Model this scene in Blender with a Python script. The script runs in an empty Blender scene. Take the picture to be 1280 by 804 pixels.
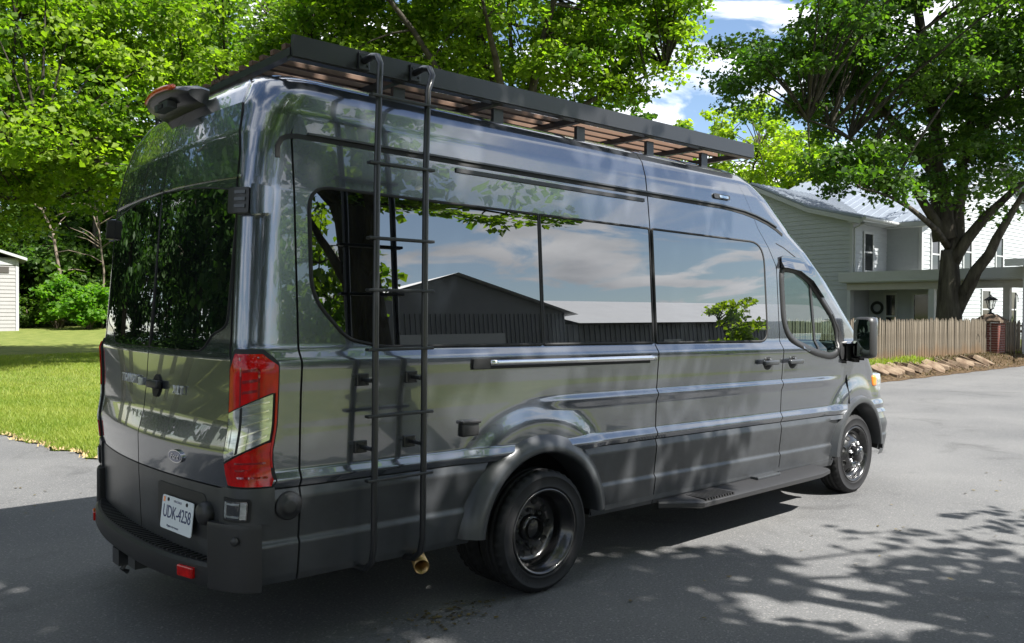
import bpy, bmesh, math, random
import numpy as np
from mathutils import Vector, Matrix, Quaternion
R = math.radians
random.seed(7)
SC = bpy.context.scene
COL = SC.collection

# ------------------------------------------------------------------ camera
CAM = Vector((-3.1727, -4.3706, 1.5307)); YAW, PITCH, ROLL = 0.84495, -0.01206, 0.00375
_f = Vector((math.cos(YAW)*math.cos(PITCH), math.sin(YAW)*math.cos(PITCH), math.sin(PITCH)))
_r = Vector((math.sin(YAW), -math.cos(YAW), 0)); _u = _r.cross(_f)
_r, _u = _r*math.cos(ROLL)+_u*math.sin(ROLL), -_r*math.sin(ROLL)+_u*math.cos(ROLL)
cd = bpy.data.cameras.new('camera'); cam = bpy.data.objects.new('camera', cd); COL.objects.link(cam)
cam.matrix_world = Matrix(((_r.x, _u.x, -_f.x, CAM.x), (_r.y, _u.y, -_f.y, CAM.y), (_r.z, _u.z, -_f.z, CAM.z), (0, 0, 0, 1)))
cd.sensor_width = 36; cd.lens = 36*1051.5/1280; cd.clip_start = .05; cd.clip_end = 3000
SC.camera = cam

# ------------------------------------------------------------------ sky, sun, exposure
SUN = Vector((.22, -.78, 1)).normalized()
w = bpy.data.worlds.new('World'); SC.world = w; w.use_nodes = True
nt = w.node_tree; nt.nodes.clear()
def N(nt, t, **kw):
    n = nt.nodes.new(t)
    for k, v in kw.items():
        if k in ('operation', 'blend_type', 'data_type', 'sky_type', 'attribute_name', 'sun_disc', 'noise_dimensions', 'feature', 'musgrave_type', 'wave_type', 'bands_direction', 'vector_type', 'distance', 'interpolation_type'): setattr(n, k, v)
        else: n.inputs[k.replace('_', ' ')].default_value = v
    return n
def L(nt, a, b): nt.links.new(a, b)
sky = N(nt, 'ShaderNodeTexSky', sky_type='NISHITA', sun_disc=False)
sky.sun_elevation = math.asin(SUN.z); sky.sun_rotation = math.atan2(SUN.x, SUN.y); sky.altitude = 300; sky.air_density = 1.0; sky.dust_density = .6; sky.ozone_density = 1.6
tc = N(nt, 'ShaderNodeTexCoord'); sp = N(nt, 'ShaderNodeSeparateXYZ'); L(nt, tc.outputs['Generated'], sp.inputs[0])
zz = N(nt, 'ShaderNodeMath', operation='MAXIMUM'); L(nt, sp.outputs[2], zz.inputs[0]); zz.inputs[1].default_value = 0
za = N(nt, 'ShaderNodeMath', operation='ADD'); L(nt, zz.outputs[0], za.inputs[0]); za.inputs[1].default_value = .16
dx = N(nt, 'ShaderNodeMath', operation='DIVIDE'); L(nt, sp.outputs[0], dx.inputs[0]); L(nt, za.outputs[0], dx.inputs[1])
dy = N(nt, 'ShaderNodeMath', operation='DIVIDE'); L(nt, sp.outputs[1], dy.inputs[0]); L(nt, za.outputs[0], dy.inputs[1])
cb = N(nt, 'ShaderNodeCombineXYZ'); L(nt, dx.outputs[0], cb.inputs[0]); L(nt, dy.outputs[0], cb.inputs[1]); cb.inputs[2].default_value = 3.7
nz = N(nt, 'ShaderNodeTexNoise', Scale=2.4, Detail=9.0, Roughness=.54, Distortion=.6); L(nt, cb.outputs[0], nz.inputs['Vector'])
mr = N(nt, 'ShaderNodeMapRange', interpolation_type='SMOOTHSTEP'); L(nt, nz.outputs[0], mr.inputs[0])
mr.inputs[1].default_value = .455; mr.inputs[2].default_value = .59
hz = N(nt, 'ShaderNodeMapRange'); L(nt, sp.outputs[2], hz.inputs[0]); hz.inputs[1].default_value = .0; hz.inputs[2].default_value = .06
cf = N(nt, 'ShaderNodeMath', operation='MULTIPLY'); L(nt, mr.outputs[0], cf.inputs[0]); L(nt, hz.outputs[0], cf.inputs[1])
n2 = N(nt, 'ShaderNodeTexNoise', Scale=2.6, Detail=6.0); L(nt, cb.outputs[0], n2.inputs['Vector'])
cc = N(nt, 'ShaderNodeMix', data_type='RGBA'); L(nt, n2.outputs[0], cc.inputs['Factor'])
cc.inputs[6].default_value = (3.4, 3.8, 4.4, 1); cc.inputs[7].default_value = (13, 13, 13.2, 1)
mx = N(nt, 'ShaderNodeMix', data_type='RGBA'); L(nt, cf.outputs[0], mx.inputs['Factor']); L(nt, sky.outputs[0], mx.inputs[6]); L(nt, cc.outputs[2], mx.inputs[7])
bg = N(nt, 'ShaderNodeBackground', Strength=.066); L(nt, mx.outputs[2], bg.inputs[0])
ow = N(nt, 'ShaderNodeOutputWorld'); L(nt, bg.outputs[0], ow.inputs[0])
sd = bpy.data.lights.new('sun', 'SUN'); sd.energy = 5.0; sd.angle = R(.53); sd.color = (1, .965, .91)
so = bpy.data.objects.new('sun', sd); COL.objects.link(so); so.rotation_euler = SUN.to_track_quat('Z', 'Y').to_euler()
SC.view_settings.view_transform = 'Standard'; SC.view_settings.look = 'None'; SC.view_settings.exposure = 1.6; SC.view_settings.gamma = 1
SC.render.engine = 'CYCLES'; SC.cycles.max_bounces = 8; SC.cycles.transparent_max_bounces = 12
try: SC.cycles.use_denoising = True
except Exception: pass

# ------------------------------------------------------------------ materials
MATS = {}
def mat(name, col, rough=.5, metal=0, spec=.5, coat=0, coat_rough=.03, var=None, bump=None, col2=None, stretch=None, ior=1.5, trans=0, emit=None):
    """var=(scale, lo, hi) noise between col*lo and col2|col*hi; bump=(scale, strength, distance)"""
    m = bpy.data.materials.new(name); m.use_nodes = True; t = m.node_tree; b = t.nodes['Principled BSDF']
    b.inputs['Base Color'].default_value = (*col, 1); b.inputs['Roughness'].default_value = rough; b.inputs['Metallic'].default_value = metal
    b.inputs['Specular IOR Level'].default_value = spec; b.inputs['Coat Weight'].default_value = coat; b.inputs['Coat Roughness'].default_value = coat_rough; b.inputs['IOR'].default_value = ior
    b.inputs['Transmission Weight'].default_value = trans
    if var or bump:
        g = N(t, 'ShaderNodeTexCoord'); src = g.outputs['Object']
        if stretch:
            mp = N(t, 'ShaderNodeMapping'); L(t, src, mp.inputs[0]); mp.inputs['Scale'].default_value = stretch; src = mp.outputs[0]
    if var:
        n = N(t, 'ShaderNodeTexNoise', Scale=var[0], Detail=7.0, Roughness=.62); L(t, src, n.inputs['Vector'])
        r = N(t, 'ShaderNodeMapRange'); L(t, n.outputs[0], r.inputs[0]); r.inputs[1].default_value = .3; r.inputs[2].default_value = .7
        c = N(t, 'ShaderNodeMix', data_type='RGBA'); L(t, r.outputs[0], c.inputs['Factor'])
        c2 = col2 or col
        c.inputs[6].default_value = (*[v*var[1] for v in col], 1); c.inputs[7].default_value = (*[v*var[2] for v in c2], 1)
        L(t, c.outputs[2], b.inputs['Base Color'])
    if bump:
        n = N(t, 'ShaderNodeTexNoise', Scale=bump[0], Detail=5.0); L(t, src, n.inputs['Vector'])
        bb = N(t, 'ShaderNodeBump', Strength=bump[1], Distance=bump[2]); L(t, n.outputs[0], bb.inputs['Height']); L(t, bb.outputs[0], b.inputs['Normal'])
    MATS[name] = m; return m

mat('paint', (.128, .142, .166), .20, .85, .5, 1.0, .01); MATS['paint'].node_tree.nodes['Principled BSDF'].inputs['Coat IOR'].default_value = 1.7
# metallic flake on the paint
_t = MATS['paint'].node_tree; _b = _t.nodes['Principled BSDF']
_g = N(_t, 'ShaderNodeTexCoord'); _n = N(_t, 'ShaderNodeTexVoronoi', Scale=900.0); L(_t, _g.outputs['Object'], _n.inputs['Vector'])
_m = N(_t, 'ShaderNodeMix', data_type='RGBA'); _m.inputs['Factor'].default_value = .04; _m.inputs[6].default_value = (.128, .142, .166, 1); L(_t, _n.outputs['Color'], _m.inputs[7]); L(_t, _m.outputs[2], _b.inputs['Base Color'])
mat('satin', (.046, .049, .053), .40, .35, .5, .25, .2, var=(5, .75, 1.25), bump=(420, .12, .001))
mat('black_plastic', (.018, .018, .019), .45, bump=(350, .15, .001))
mat('black_metal', (.016, .017, .019), .38, .2, .5, .3, .15)
mat('rubber_gap', (.006, .006, .006), .7)
mat('glass_dark', (.004, .005, .006), .0, 0, .75, 1.0, .0, ior=1.6); MATS['glass_dark'].node_tree.nodes['Principled BSDF'].inputs['Coat IOR'].default_value = 2.1
mat('chrome', (.75, .75, .76), .16, 1.0, var=(9, .9, 1.0))
mat('alloy', (.55, .55, .56), .3, 1.0)
mat('red_lens', (.52, .004, .004), .12, 0, .3, .3, .0, var=(22, .55, 1.1), stretch=(1, 1, .5))
mat('red_dark', (.22, .006, .008), .08, 0, .6, 1.0, .0)
mat('amber_lens', (.75, .2, .02), .08, 0, .5, 1.0, .0)
mat('lamp_amber', (.55, .07, .012), .15, 0, .4, .6, .0)
mat('clear_lens', (.62, .66, .66), .07, .65, .6, 1.0, .0, var=(40, .45, 1.1), stretch=(.3, .3, 1))
mat('plate_white', (.62, .66, .68), .4, var=(30, .95, 1.0))
mat('plate_ink', (.02, .03, .10), .5)
mat('emblem_blue', (.03, .05, .13), .12, .3, coat=1)
mat('tyre', (.012, .012, .013), .66, spec=.3, bump=(180, .2, .002), var=(14, .8, 1.25))
mat('rim_black', (.008, .008, .009), .25, .1, .5, .5, .08)
mat('wood_slat', (.105, .055, .030), .6, var=(5, .75, 1.15), stretch=(.4, 6, 6))
mat('exhaust', (.40, .27, .12), .35, .9, var=(12, .6, 1.1))
mat('interior', (.03, .03, .032), .8)
mat('badge', (.62, .63, .64), .28, .2, .6, .6, .05)
mat('mirror', (.34, .40, .37), .01, 1.0)

def glass_thin(name, tint, refl):
    m = bpy.data.materials.new(name); m.use_nodes = True; t = m.node_tree; t.nodes.clear()
    tr = N(t, 'ShaderNodeBsdfTransparent'); tr.inputs[0].default_value = (*tint, 1)
    gl = N(t, 'ShaderNodeBsdfGlossy', Roughness=0.0); gl.inputs[0].default_value = (.95, 1, .98, 1)
    ge = N(t, 'ShaderNodeNewGeometry'); dt = N(t, 'ShaderNodeVectorMath', operation='DOT_PRODUCT'); L(t, ge.outputs['Incoming'], dt.inputs[0]); L(t, ge.outputs['Normal'], dt.inputs[1])
    ab = N(t, 'ShaderNodeMath', operation='ABSOLUTE'); L(t, dt.outputs['Value'], ab.inputs[0]); su = N(t, 'ShaderNodeMath', operation='SUBTRACT'); su.inputs[0].default_value = 1; L(t, ab.outputs[0], su.inputs[1])
    pw = N(t, 'ShaderNodeMath', operation='POWER'); L(t, su.outputs[0], pw.inputs[0]); pw.inputs[1].default_value = 5
    f0 = ((refl-1)/(refl+1))**2*2; ma = N(t, 'ShaderNodeMath', operation='MULTIPLY_ADD'); L(t, pw.outputs[0], ma.inputs[0]); ma.inputs[1].default_value = 1-f0; ma.inputs[2].default_value = f0
    mi = N(t, 'ShaderNodeMixShader'); L(t, ma.outputs[0], mi.inputs[0]); L(t, tr.outputs[0], mi.inputs[1]); L(t, gl.outputs[0], mi.inputs[2])
    o = N(t, 'ShaderNodeOutputMaterial'); L(t, mi.outputs[0], o.inputs[0]); MATS[name] = m
glass_thin('cab_glass', (.62, .74, .68), 1.55)
glass_thin('house_glass', (.25, .28, .28), 1.7)
glass_thin('lantern_glass', (.8, .8, .78), 1.45)

# asphalt
def asphalt():
    m = mat('asphalt', (.12, .118, .115), .82, spec=.35); t = m.node_tree; b = t.nodes['Principled BSDF']
    g = N(t, 'ShaderNodeTexCoord'); src = g.outputs['Object']
    a = N(t, 'ShaderNodeTexNoise', Scale=.55, Detail=6.0); L(t, src, a.inputs['Vector'])
    v = N(t, 'ShaderNodeTexVoronoi', Scale=115.0); L(t, src, v.inputs['Vector'])
    f = N(t, 'ShaderNodeTexNoise', Scale=75.0, Detail=5.0, Roughness=.8); L(t, src, f.inputs['Vector'])
    r1 = N(t, 'ShaderNodeValToRGB'); L(t, a.outputs[0], r1.inputs[0]); r1.color_ramp.elements[0].position = .3; r1.color_ramp.elements[1].position = .7
    r1.color_ramp.elements[0].color = (.079, .080, .082, 1); r1.color_ramp.elements[1].color = (.120, .120, .119, 1)
    r2 = N(t, 'ShaderNodeMapRange'); L(t, f.outputs[0], r2.inputs[0]); r2.inputs[1].default_value = .32; r2.inputs[2].default_value = .68; r2.inputs[3].default_value = .6; r2.inputs[4].default_value = 1.4
    mm = N(t, 'ShaderNodeMix', data_type='RGBA', blend_type='MULTIPLY'); mm.inputs['Factor'].default_value = 1; L(t, r1.outputs[0], mm.inputs[6]); L(t, r2.outputs[0], mm.inputs[7])
    sc = N(t, 'ShaderNodeSeparateColor'); L(t, v.outputs['Color'], sc.inputs[0])
    st = N(t, 'ShaderNodeMapRange'); L(t, sc.outputs[0], st.inputs[0]); st.inputs[1].default_value = .93; st.inputs[2].default_value = .97
    m3 = N(t, 'ShaderNodeMix', data_type='RGBA'); L(t, st.outputs[0], m3.inputs['Factor']); L(t, mm.outputs[2], m3.inputs[6]); m3.inputs[7].default_value = (.17, .165, .16, 1)
    ws = N(t, 'ShaderNodeTexNoise', Scale=.9, Detail=8.0, Roughness=.7, Distortion=1.2); L(t, src, ws.inputs['Vector'])
    wr_ = N(t, 'ShaderNodeMapRange'); L(t, ws.outputs[0], wr_.inputs[0]); wr_.inputs[1].default_value = .56; wr_.inputs[2].default_value = .72; wr_.inputs[3].default_value = 1; wr_.inputs[4].default_value = .62
    m4 = N(t, 'ShaderNodeMix', data_type='RGBA', blend_type='MULTIPLY'); m4.inputs['Factor'].default_value = 1; L(t, m3.outputs[2], m4.inputs[6]); L(t, wr_.outputs[0], m4.inputs[7])
    L(t, m4.outputs[2], b.inputs['Base Color'])
    bp = N(t, 'ShaderNodeBump', Strength=.55, Distance=.006); L(t, f.outputs[0], bp.inputs['Height']); L(t, bp.outputs[0], b.inputs['Normal'])
asphalt()
mat('lawn', (.095, .135, .022), .9, spec=.2, var=(2.2, .75, 1.0), col2=(.16, .175, .045), bump=(60, .6, .03))
mat('soil', (.040, .027, .016), .95, spec=.1, var=(9, .6, 1.5), col2=(.085, .058, .034), bump=(40, 1.0, .05))
mat('bark', (.026, .021, .017), .9, spec=.15, var=(5, .5, 1.4), col2=(.055, .050, .038), bump=(14, .9, .05), stretch=(1, 1, .22))
mat('bark_pale', (.16, .13, .10), .9, spec=.15, var=(8, .6, 1.3), bump=(20, .7, .02), stretch=(1, 1, .3))
mat('siding', (.315, .335, .345), .6, var=(3, .93, 1.03))
mat('siding_barn', (.16, .165, .17), .55, var=(2, .9, 1.08))
mat('siding_shed', (.25, .245, .24), .6, var=(3, .92, 1.05))
mat('trim', (.36, .37, .37), .5, var=(4, .93, 1.0))
mat('porch_beige', (.32, .30, .26), .6, var=(4, .9, 1.05))
mat('core_grey', (.34, .34, .33), .6)  # plain even grey for the wall cores behind the siding
mat('metal_roof', (.24, .27, .31), .42, .4, var=(1.4, .85, 1.08))
mat('pale_roof', (.66, .67, .68), .5, .1, var=(1, .92, 1.03))
mat('dark_window', (.012, .014, .016), .05, 0, .6)
mat('door_dark', (.05, .045, .04), .5)
mat('brick', (.125, .045, .034), .85, spec=.2, var=(9, .6, 1.3), bump=(60, .4, .004))
mat('mortar', (.36, .33, .29), .95, spec=.1, var=(30, .8, 1.1))
mat('cap_stone', (.10, .075, .055), .95, spec=.1, var=(8, .5, 1.3), bump=(30, .7, .02))
mat('stone', (.11, .065, .038), .9, spec=.2, var=(4, .6, 1.15), col2=(.17, .13, .09), bump=(18, .7, .02))
mat('wreath', (.02, .025, .02), .9, bump=(60, 1, .02))
mat('straw', (.34, .25, .12), .9)
mat('iron', (.012, .012, .013), .5, .4)
def picket_mat():
    m = mat('picket', (.115, .090, .062), .85, spec=.15, var=(3.5, .6, 1.15), col2=(.145, .125, .095), bump=(40, .4, .004), stretch=(6, 6, .6)); t = m.node_tree
    b = t.nodes['Principled BSDF']; old = b.inputs['Base Color'].links[0].from_socket
    oi = N(t, 'ShaderNodeObjectInfo'); r = N(t, 'ShaderNodeMapRange'); L(t, oi.outputs['Random'], r.inputs[0]); r.inputs[3].default_value = .7; r.inputs[4].default_value = 1.15
    mm = N(t, 'ShaderNodeMix', data_type='RGBA', blend_type='MULTIPLY'); mm.inputs['Factor'].default_value = 1; L(t, old, mm.inputs[6]); L(t, r.outputs[0], mm.inputs[7])
    g = N(t, 'ShaderNodeTexCoord'); s = N(t, 'ShaderNodeSeparateXYZ'); L(t, g.outputs['Object'], s.inputs[0])
    nn = N(t, 'ShaderNodeTexNoise', Scale=2.0, Detail=4.0); L(t, oi.outputs['Location'], nn.inputs['Vector'])
    ad = N(t, 'ShaderNodeMath', operation='MULTIPLY'); L(t, nn.outputs[0], ad.inputs[0]); ad.inputs[1].default_value = .85
    lt = N(t, 'ShaderNodeMapRange'); L(t, s.outputs[2], lt.inputs[0]); L(t, ad.outputs[0], lt.inputs[1]); lt.inputs[2].default_value = .0; lt.inputs[3].default_value = 0; lt.inputs[4].default_value = .8
    m2 = N(t, 'ShaderNodeMix', data_type='RGBA'); L(t, lt.outputs[0], m2.inputs['Factor']); L(t, mm.outputs[2], m2.inputs[6]); m2.inputs[7].default_value = (.15, .085, .038, 1)
    L(t, m2.outputs[2], b.inputs['Base Color'])
picket_mat()
def leaf_mat(name, lo, hi, trans=.45):
    m = bpy.data.materials.new(name); m.use_nodes = True; t = m.node_tree; t.nodes.clear()
    a = N(t, 'ShaderNodeAttribute', attribute_name='tint')
    rp = N(t, 'ShaderNodeValToRGB'); L(t, a.outputs['Fac'], rp.inputs[0])
    rp.color_ramp.elements[0].color = (*lo, 1); rp.color_ramp.elements[1].color = (*hi, 1)
    d = N(t, 'ShaderNodeBsdfPrincipled', Roughness=.55); d.inputs['Specular IOR Level'].default_value = .3; L(t, rp.outputs[0], d.inputs['Base Color'])
    tr = N(t, 'ShaderNodeBsdfTranslucent')
    yl = N(t, 'ShaderNodeMix', data_type='RGBA', blend_type='MULTIPLY'); yl.inputs['Factor'].default_value = 1; L(t, rp.outputs[0], yl.inputs[6]); yl.inputs[7].default_value = (2.25, 2.6, .75, 1)
    L(t, yl.outputs[2], tr.inputs[0])
    mi = N(t, 'ShaderNodeMixShader'); mi.inputs[0].default_value = trans; L(t, d.outputs[0], mi.inputs[1]); L(t, tr.outputs[0], mi.inputs[2])
    o = N(t, 'ShaderNodeOutputMaterial'); L(t, mi.outputs[0], o.inputs[0]); MATS[name] = m
leaf_mat('leaf_maple', (0.05, 0.1, 0.01), (0.15, 0.21, 0.018), .52)
leaf_mat('leaf_dark', (0.024, 0.06, 0.01), (0.068, 0.12, 0.016), .45)
leaf_mat('leaf_yellow', (0.09, 0.145, 0.012), (0.19, 0.235, 0.02), .55)
leaf_mat('leaf_blue', (.045, .09, .025), (.11, .16, .045), .45)
leaf_mat('leaf_shrub', (.05, .13, .012), (.12, .22, .02), .55)
leaf_mat('leaf_autumn', (.25, .06, .01), (.32, .14, .02), .4)
leaf_mat('leaf_shaded', (.010, .032, .006), (.030, .068, .010), .4)  # leaf green darkened to paint in the shade of the mirrored woods
leaf_mat('litter', (.03, .022, .014), (.14, .11, .04), .1)
leaf_mat('grass', (0.095, 0.16, 0.014), (0.235, 0.255, 0.05), .35)

# ------------------------------------------------------------------ helpers
def link(name, me, m=None, parent=None, loc=None):
    o = bpy.data.objects.new(name, me); COL.objects.link(o)
    if m is not None and me is not None:
        if not me.materials: me.materials.append(MATS[m])
    if parent is not None: o.parent = parent
    if loc is not None: o.location = loc
    return o
def tag(o, label=None, cat=None, group=None, kind=None):
    if label: o['label'] = label
    if cat: o['category'] = cat
    if group: o['group'] = group
    if kind: o['kind'] = kind
    return o
def empty(name, loc=(0, 0, 0), rz=0):
    o = bpy.data.objects.new(name, None); COL.objects.link(o); o.location = loc; o.rotation_euler = (0, 0, rz); return o
def thing(name, label, cat, loc=(0, 0, 0), rz=0, group=None): return tag(empty(name, loc, rz), label, cat, group)
def smooth(me, on=True): me.polygons.foreach_set('use_smooth', [on]*len(me.polygons)); me.update()
def pymesh(name, V, F, sm=False):
    me = bpy.data.meshes.new(name); me.from_pydata([tuple(v) for v in V], [], [tuple(f) for f in F]); me.update()
    if sm: smooth(me)
    return me
def npmesh(name, V, F, tint=None, sm=False):
    V = np.asarray(V, np.float32); F = np.asarray(F, np.int32); n, k = F.shape
    me = bpy.data.meshes.new(name); me.vertices.add(len(V)); me.vertices.foreach_set('co', V.ravel())
    me.loops.add(n*k); me.loops.foreach_set('vertex_index', F.ravel()); me.polygons.add(n); me.polygons.foreach_set('loop_start', np.arange(0, n*k, k, dtype=np.int32))
    me.polygons.foreach_set('loop_total', np.full(n, k, np.int32))
    if sm: me.polygons.foreach_set('use_smooth', np.ones(n, bool))
    if tint is not None:
        at = me.attributes.new('tint', 'FLOAT', 'POINT'); at.data.foreach_set('value', np.asarray(tint, np.float32))
    me.update(); me.validate(); return me
class MB:
    def __init__(s): s.V = []; s.F = []
    def add(s, V, F):
        o = len(s.V); s.V += [tuple(v) for v in V]; s.F += [tuple(i+o for i in f) for f in F]; return s
    def box(s, x0, x1, y0, y1, z0, z1):
        return s.add([(x, y, z) for z in (z0, z1) for y in (y0, y1) for x in (x0, x1)], [(0, 2, 3, 1), (4, 5, 7, 6), (0, 1, 5, 4), (2, 6, 7, 3), (0, 4, 6, 2), (1, 3, 7, 5)])
    def bbox(s, x0, x1, y0, y1, z0, z1, b):
        bm = bmesh.new(); bmesh.ops.create_cube(bm, size=1)
        for v in bm.verts: v.co = ((x0+x1)/2+v.co.x*(x1-x0), (y0+y1)/2+v.co.y*(y1-y0), (z0+z1)/2+v.co.z*(z1-z0))
        bmesh.ops.bevel(bm, geom=list(bm.edges), offset=b, segments=2, affect='EDGES', profile=.6)
        bm.verts.index_update(); s.add([v.co[:] for v in bm.verts], [[v.index for v in f.verts] for f in bm.faces]); bm.free(); return s
    def tube(s, P, rad, n=8, cap=True):
        P = [Vector(p) for p in P]; rr = rad if hasattr(rad, '__len__') else [rad]*len(P); V = []; F = []
        up = None
        for i, p in enumerate(P):
            t = (P[min(i+1, len(P)-1)]-P[max(i-1, 0)]).normalized()
            if up is None: up = t.orthogonal().normalized()
            up = (up-t*up.dot(t)); up = up.normalized() if up.length > 1e-6 else t.orthogonal().normalized(); b = t.cross(up)
            for k in range(n):
                a = 2*math.pi*k/n; V.append(p+(up*math.cos(a)+b*math.sin(a))*rr[i])
        for i in range(len(P)-1):
            for k in range(n): F.append((i*n+k, i*n+(k+1) % n, (i+1)*n+(k+1) % n, (i+1)*n+k))
        if cap: F.append(tuple(range(n))[::-1]); F.append(tuple(range((len(P)-1)*n, len(P)*n)))
        return s.add(V, F)
    def lathe(s, prof, n=48, M=None, a0=0, a1=2*math.pi):
        """profile (r, h): axis = local z"""
        V = []; F = []; full = abs(a1-a0-2*math.pi) < 1e-6; m = n if full else n+1
        for i in range(m):
            a = a0+(a1-a0)*i/n
            for r, h in prof:
                v = Vector((r*math.cos(a), r*math.sin(a), h)); V.append(M @ v if M else v)
        k = len(prof)
        for i in range(n):
            j = (i+1) % m
            for q in range(k-1): F.append((i*k+q, j*k+q, j*k+q+1, i*k+q+1))
        return s.add(V, F)
    def build(s, name, m, parent=None, sm=False, loc=None):
        return link(name, pymesh(name, s.V, s.F, sm), m, parent, loc)
def autosmooth(o, ang=35):
    me = o.data; smooth(me)
    bm = bmesh.new(); bm.from_mesh(me)
    for e in bm.edges:
        if len(e.link_faces) == 2 and e.calc_face_angle(0) > R(ang): e.smooth = False
    bm.to_mesh(me); bm.free(); return o
def text_mesh(body, size, ext, spacing=1.0, shear=0):
    c = bpy.data.curves.new('txt', 'FONT'); c.body = body; c.size = size; c.extrude = ext; c.align_x = 'CENTER'; c.align_y = 'CENTER'; c.space_character = spacing; c.shear = shear
    c.resolution_u = 3
    o = bpy.data.objects.new('txt', c); COL.objects.link(o); bpy.context.view_layer.update()
    me = bpy.data.meshes.new_from_object(o.evaluated_get(bpy.context.evaluated_depsgraph_get())); bpy.data.objects.remove(o); bpy.data.curves.remove(c); return me
def round_poly(pts, rad, seg=6):
    out = []; n = len(pts)
    for i, p in enumerate(pts):
        r = rad[i] if hasattr(rad, '__len__') else rad
        p = Vector(p); a = Vector(pts[i-1])-p; b = Vector(pts[(i+1) % n])-p
        if r <= 0: out.append(p[:]); continue
        d = min(r, a.length*.48, b.length*.48); A = p+a.normalized()*d; B = p+b.normalized()*d
        for k in range(seg+1):
            t = k/seg; out.append(((1-t)**2*A+2*t*(1-t)*p+t*t*B)[:])
    return out
def conform(name, poly, mapf, off, m, parent, step=.05, skirt=.008, hole=None):
    bm = bmesh.new(); vs = [bm.verts.new((p[0], p[1], 0)) for p in poly]; bm.faces.new(vs)
    xs = [p[0] for p in poly]; ys = [p[1] for p in poly]
    st = step if hasattr(step, '__len__') else (step, step)
    for ax, lo, hi, s in ((0, min(xs), max(xs), st[0]), (1, min(ys), max(ys), st[1])):
        k = max(1, int((hi-lo)/s))
        for i in range(1, k):
            co = [0, 0, 0]; co[ax] = lo+(hi-lo)*i/k; no = [0, 0, 0]; no[ax] = 1
            bmesh.ops.bisect_plane(bm, geom=bm.verts[:]+bm.edges[:]+bm.faces[:], plane_co=co, plane_no=no, dist=1e-5)
    old = set(bm.verts)
    if skirt: bmesh.ops.extrude_edge_only(bm, edges=[e for e in bm.edges if e.is_boundary])
    for v in bm.verts: v.co = mapf(v.co.x, v.co.y, off if v in old else off-skirt)
    me = bpy.data.meshes.new(name); bm.to_mesh(me); bm.free(); o = link(name, me, m, parent); autosmooth(o, 40); return o
def ring_on(name, poly, width, mapf, off, m, parent):
    """strip of given width centred on a closed 2-D outline, laid on a surface"""
    n = len(poly); V = []; F = []
    for i, p in enumerate(poly):
        a = Vector(poly[i-1]); b = Vector(poly[(i+1) % n]); t = (b-a).normalized(); nn = Vector((t.y, -t.x))
        for k, (s, o_) in enumerate(((-.5, -.01), (-.5, off), (.5, off), (.5, -.01))):
            q = Vector(p)+nn*width*s; V.append(mapf(q.x, q.y, o_))
    for i in range(n):
        j = (i+1) % n
        for k in range(3): F.append((i*4+k, i*4+k+1, j*4+k+1, j*4+k))
    return link(name, pymesh(name, V, F, True), m, parent)
def inpoly(x, y, P):
    c = False; j = len(P)-1
    for i in range(len(P)):
        if (P[i][1] > y) != (P[j][1] > y) and x < (P[j][0]-P[i][0])*(y-P[i][1])/(P[j][1]-P[i][1])+P[i][0]: c = not c
        j = i
    return c

# ------------------------------------------------------------------ ground
def lerp(x, xs, ys): return float(np.interp(x, xs, ys))
YB = [4.05, 4.95, 6, 7.5, 10, 20, 40, 70]; XB = [-.40, -.63, -.84, -1.03, -1.35, -2.4, -5, -9]
g = MB(); g.add([(-500, -500, -.06), (600, -500, -.06), (600, 600, -.06), (-500, 600, -.06)], [(0, 1, 2, 3)])
tag(g.build('ground', 'lawn'), kind='structure')
def rag(a): return .05*math.sin(a*7.3)+.035*math.sin(a*17.1+1)+.02*math.sin(a*41+2)
ys = [4.05+(20-4.05)*i/140 for i in range(141)]+[24, 30, 40, 70]
edge = [(lerp(y, YB, XB)+rag(y), y) for y in ys]
poly = [(-90, -5.4), (90, -5.4), (90, 4.05)]+edge+[(-13, 70), (-7.5, 20), (-6.2, 4.2), (-90, 4.2)]
tag(link('driveway', pymesh('driveway', [(x, y, 0) for x, y in poly], [tuple(range(len(poly)))]), 'asphalt'), kind='structure')
a2 = [(-90, -19), (90, -19), (90, -7.8), (-90, -7.8)]
tag(link('barn_yard', pymesh('barn_yard', [(x, y, -.004) for x, y in a2], [(0, 1, 2, 3)]), 'asphalt'), kind='structure')
def sst(a, b, x): t = min(1, max(0, (x-a)/(b-a))); return t*t*(3-2*t)
def lawn_z(x, y):
    e = min(x-lerp(y, YB, XB), (y-4.05)*.8)
    bank = .25*sst(5, 12, x)*sst(4.1, 4.95, y)
    return .012+.035*sst(0, .35, e)+bank+.017*min(max(0, y-9), 36)+.02*math.sin(x*1.3+y*.7)*sst(.3, 2, e)
V = []; F = []; TS = [0, .0006, .0015, .003, .006, .01, .016, .025, .036, .05, .07, .095, .125, .16, .2, .25, .31, .38, .46, .55, .65, .76, .88, 1]
YS2 = [4.05+.05*i for i in range(20)]+[5.05+.15*i for i in range(40)]+[11+.5*i for i in range(30)]+[26+1.5*i for i in range(15)]+[50, 60, 70]
for y in YS2:
    x0 = lerp(y, YB, XB)+rag(y)
    for t in TS:
        x = x0+t*80; V.append((x, y, lawn_z(x, y)))
n = len(TS)
for i in range(len(YS2)-1):
    for k in range(n-1): F.append((i*n+k, i*n+k+1, (i+1)*n+k+1, (i+1)*n+k))
tag(link('lawn', pymesh('lawn', V, F, True), 'lawn'), kind='structure')
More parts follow.
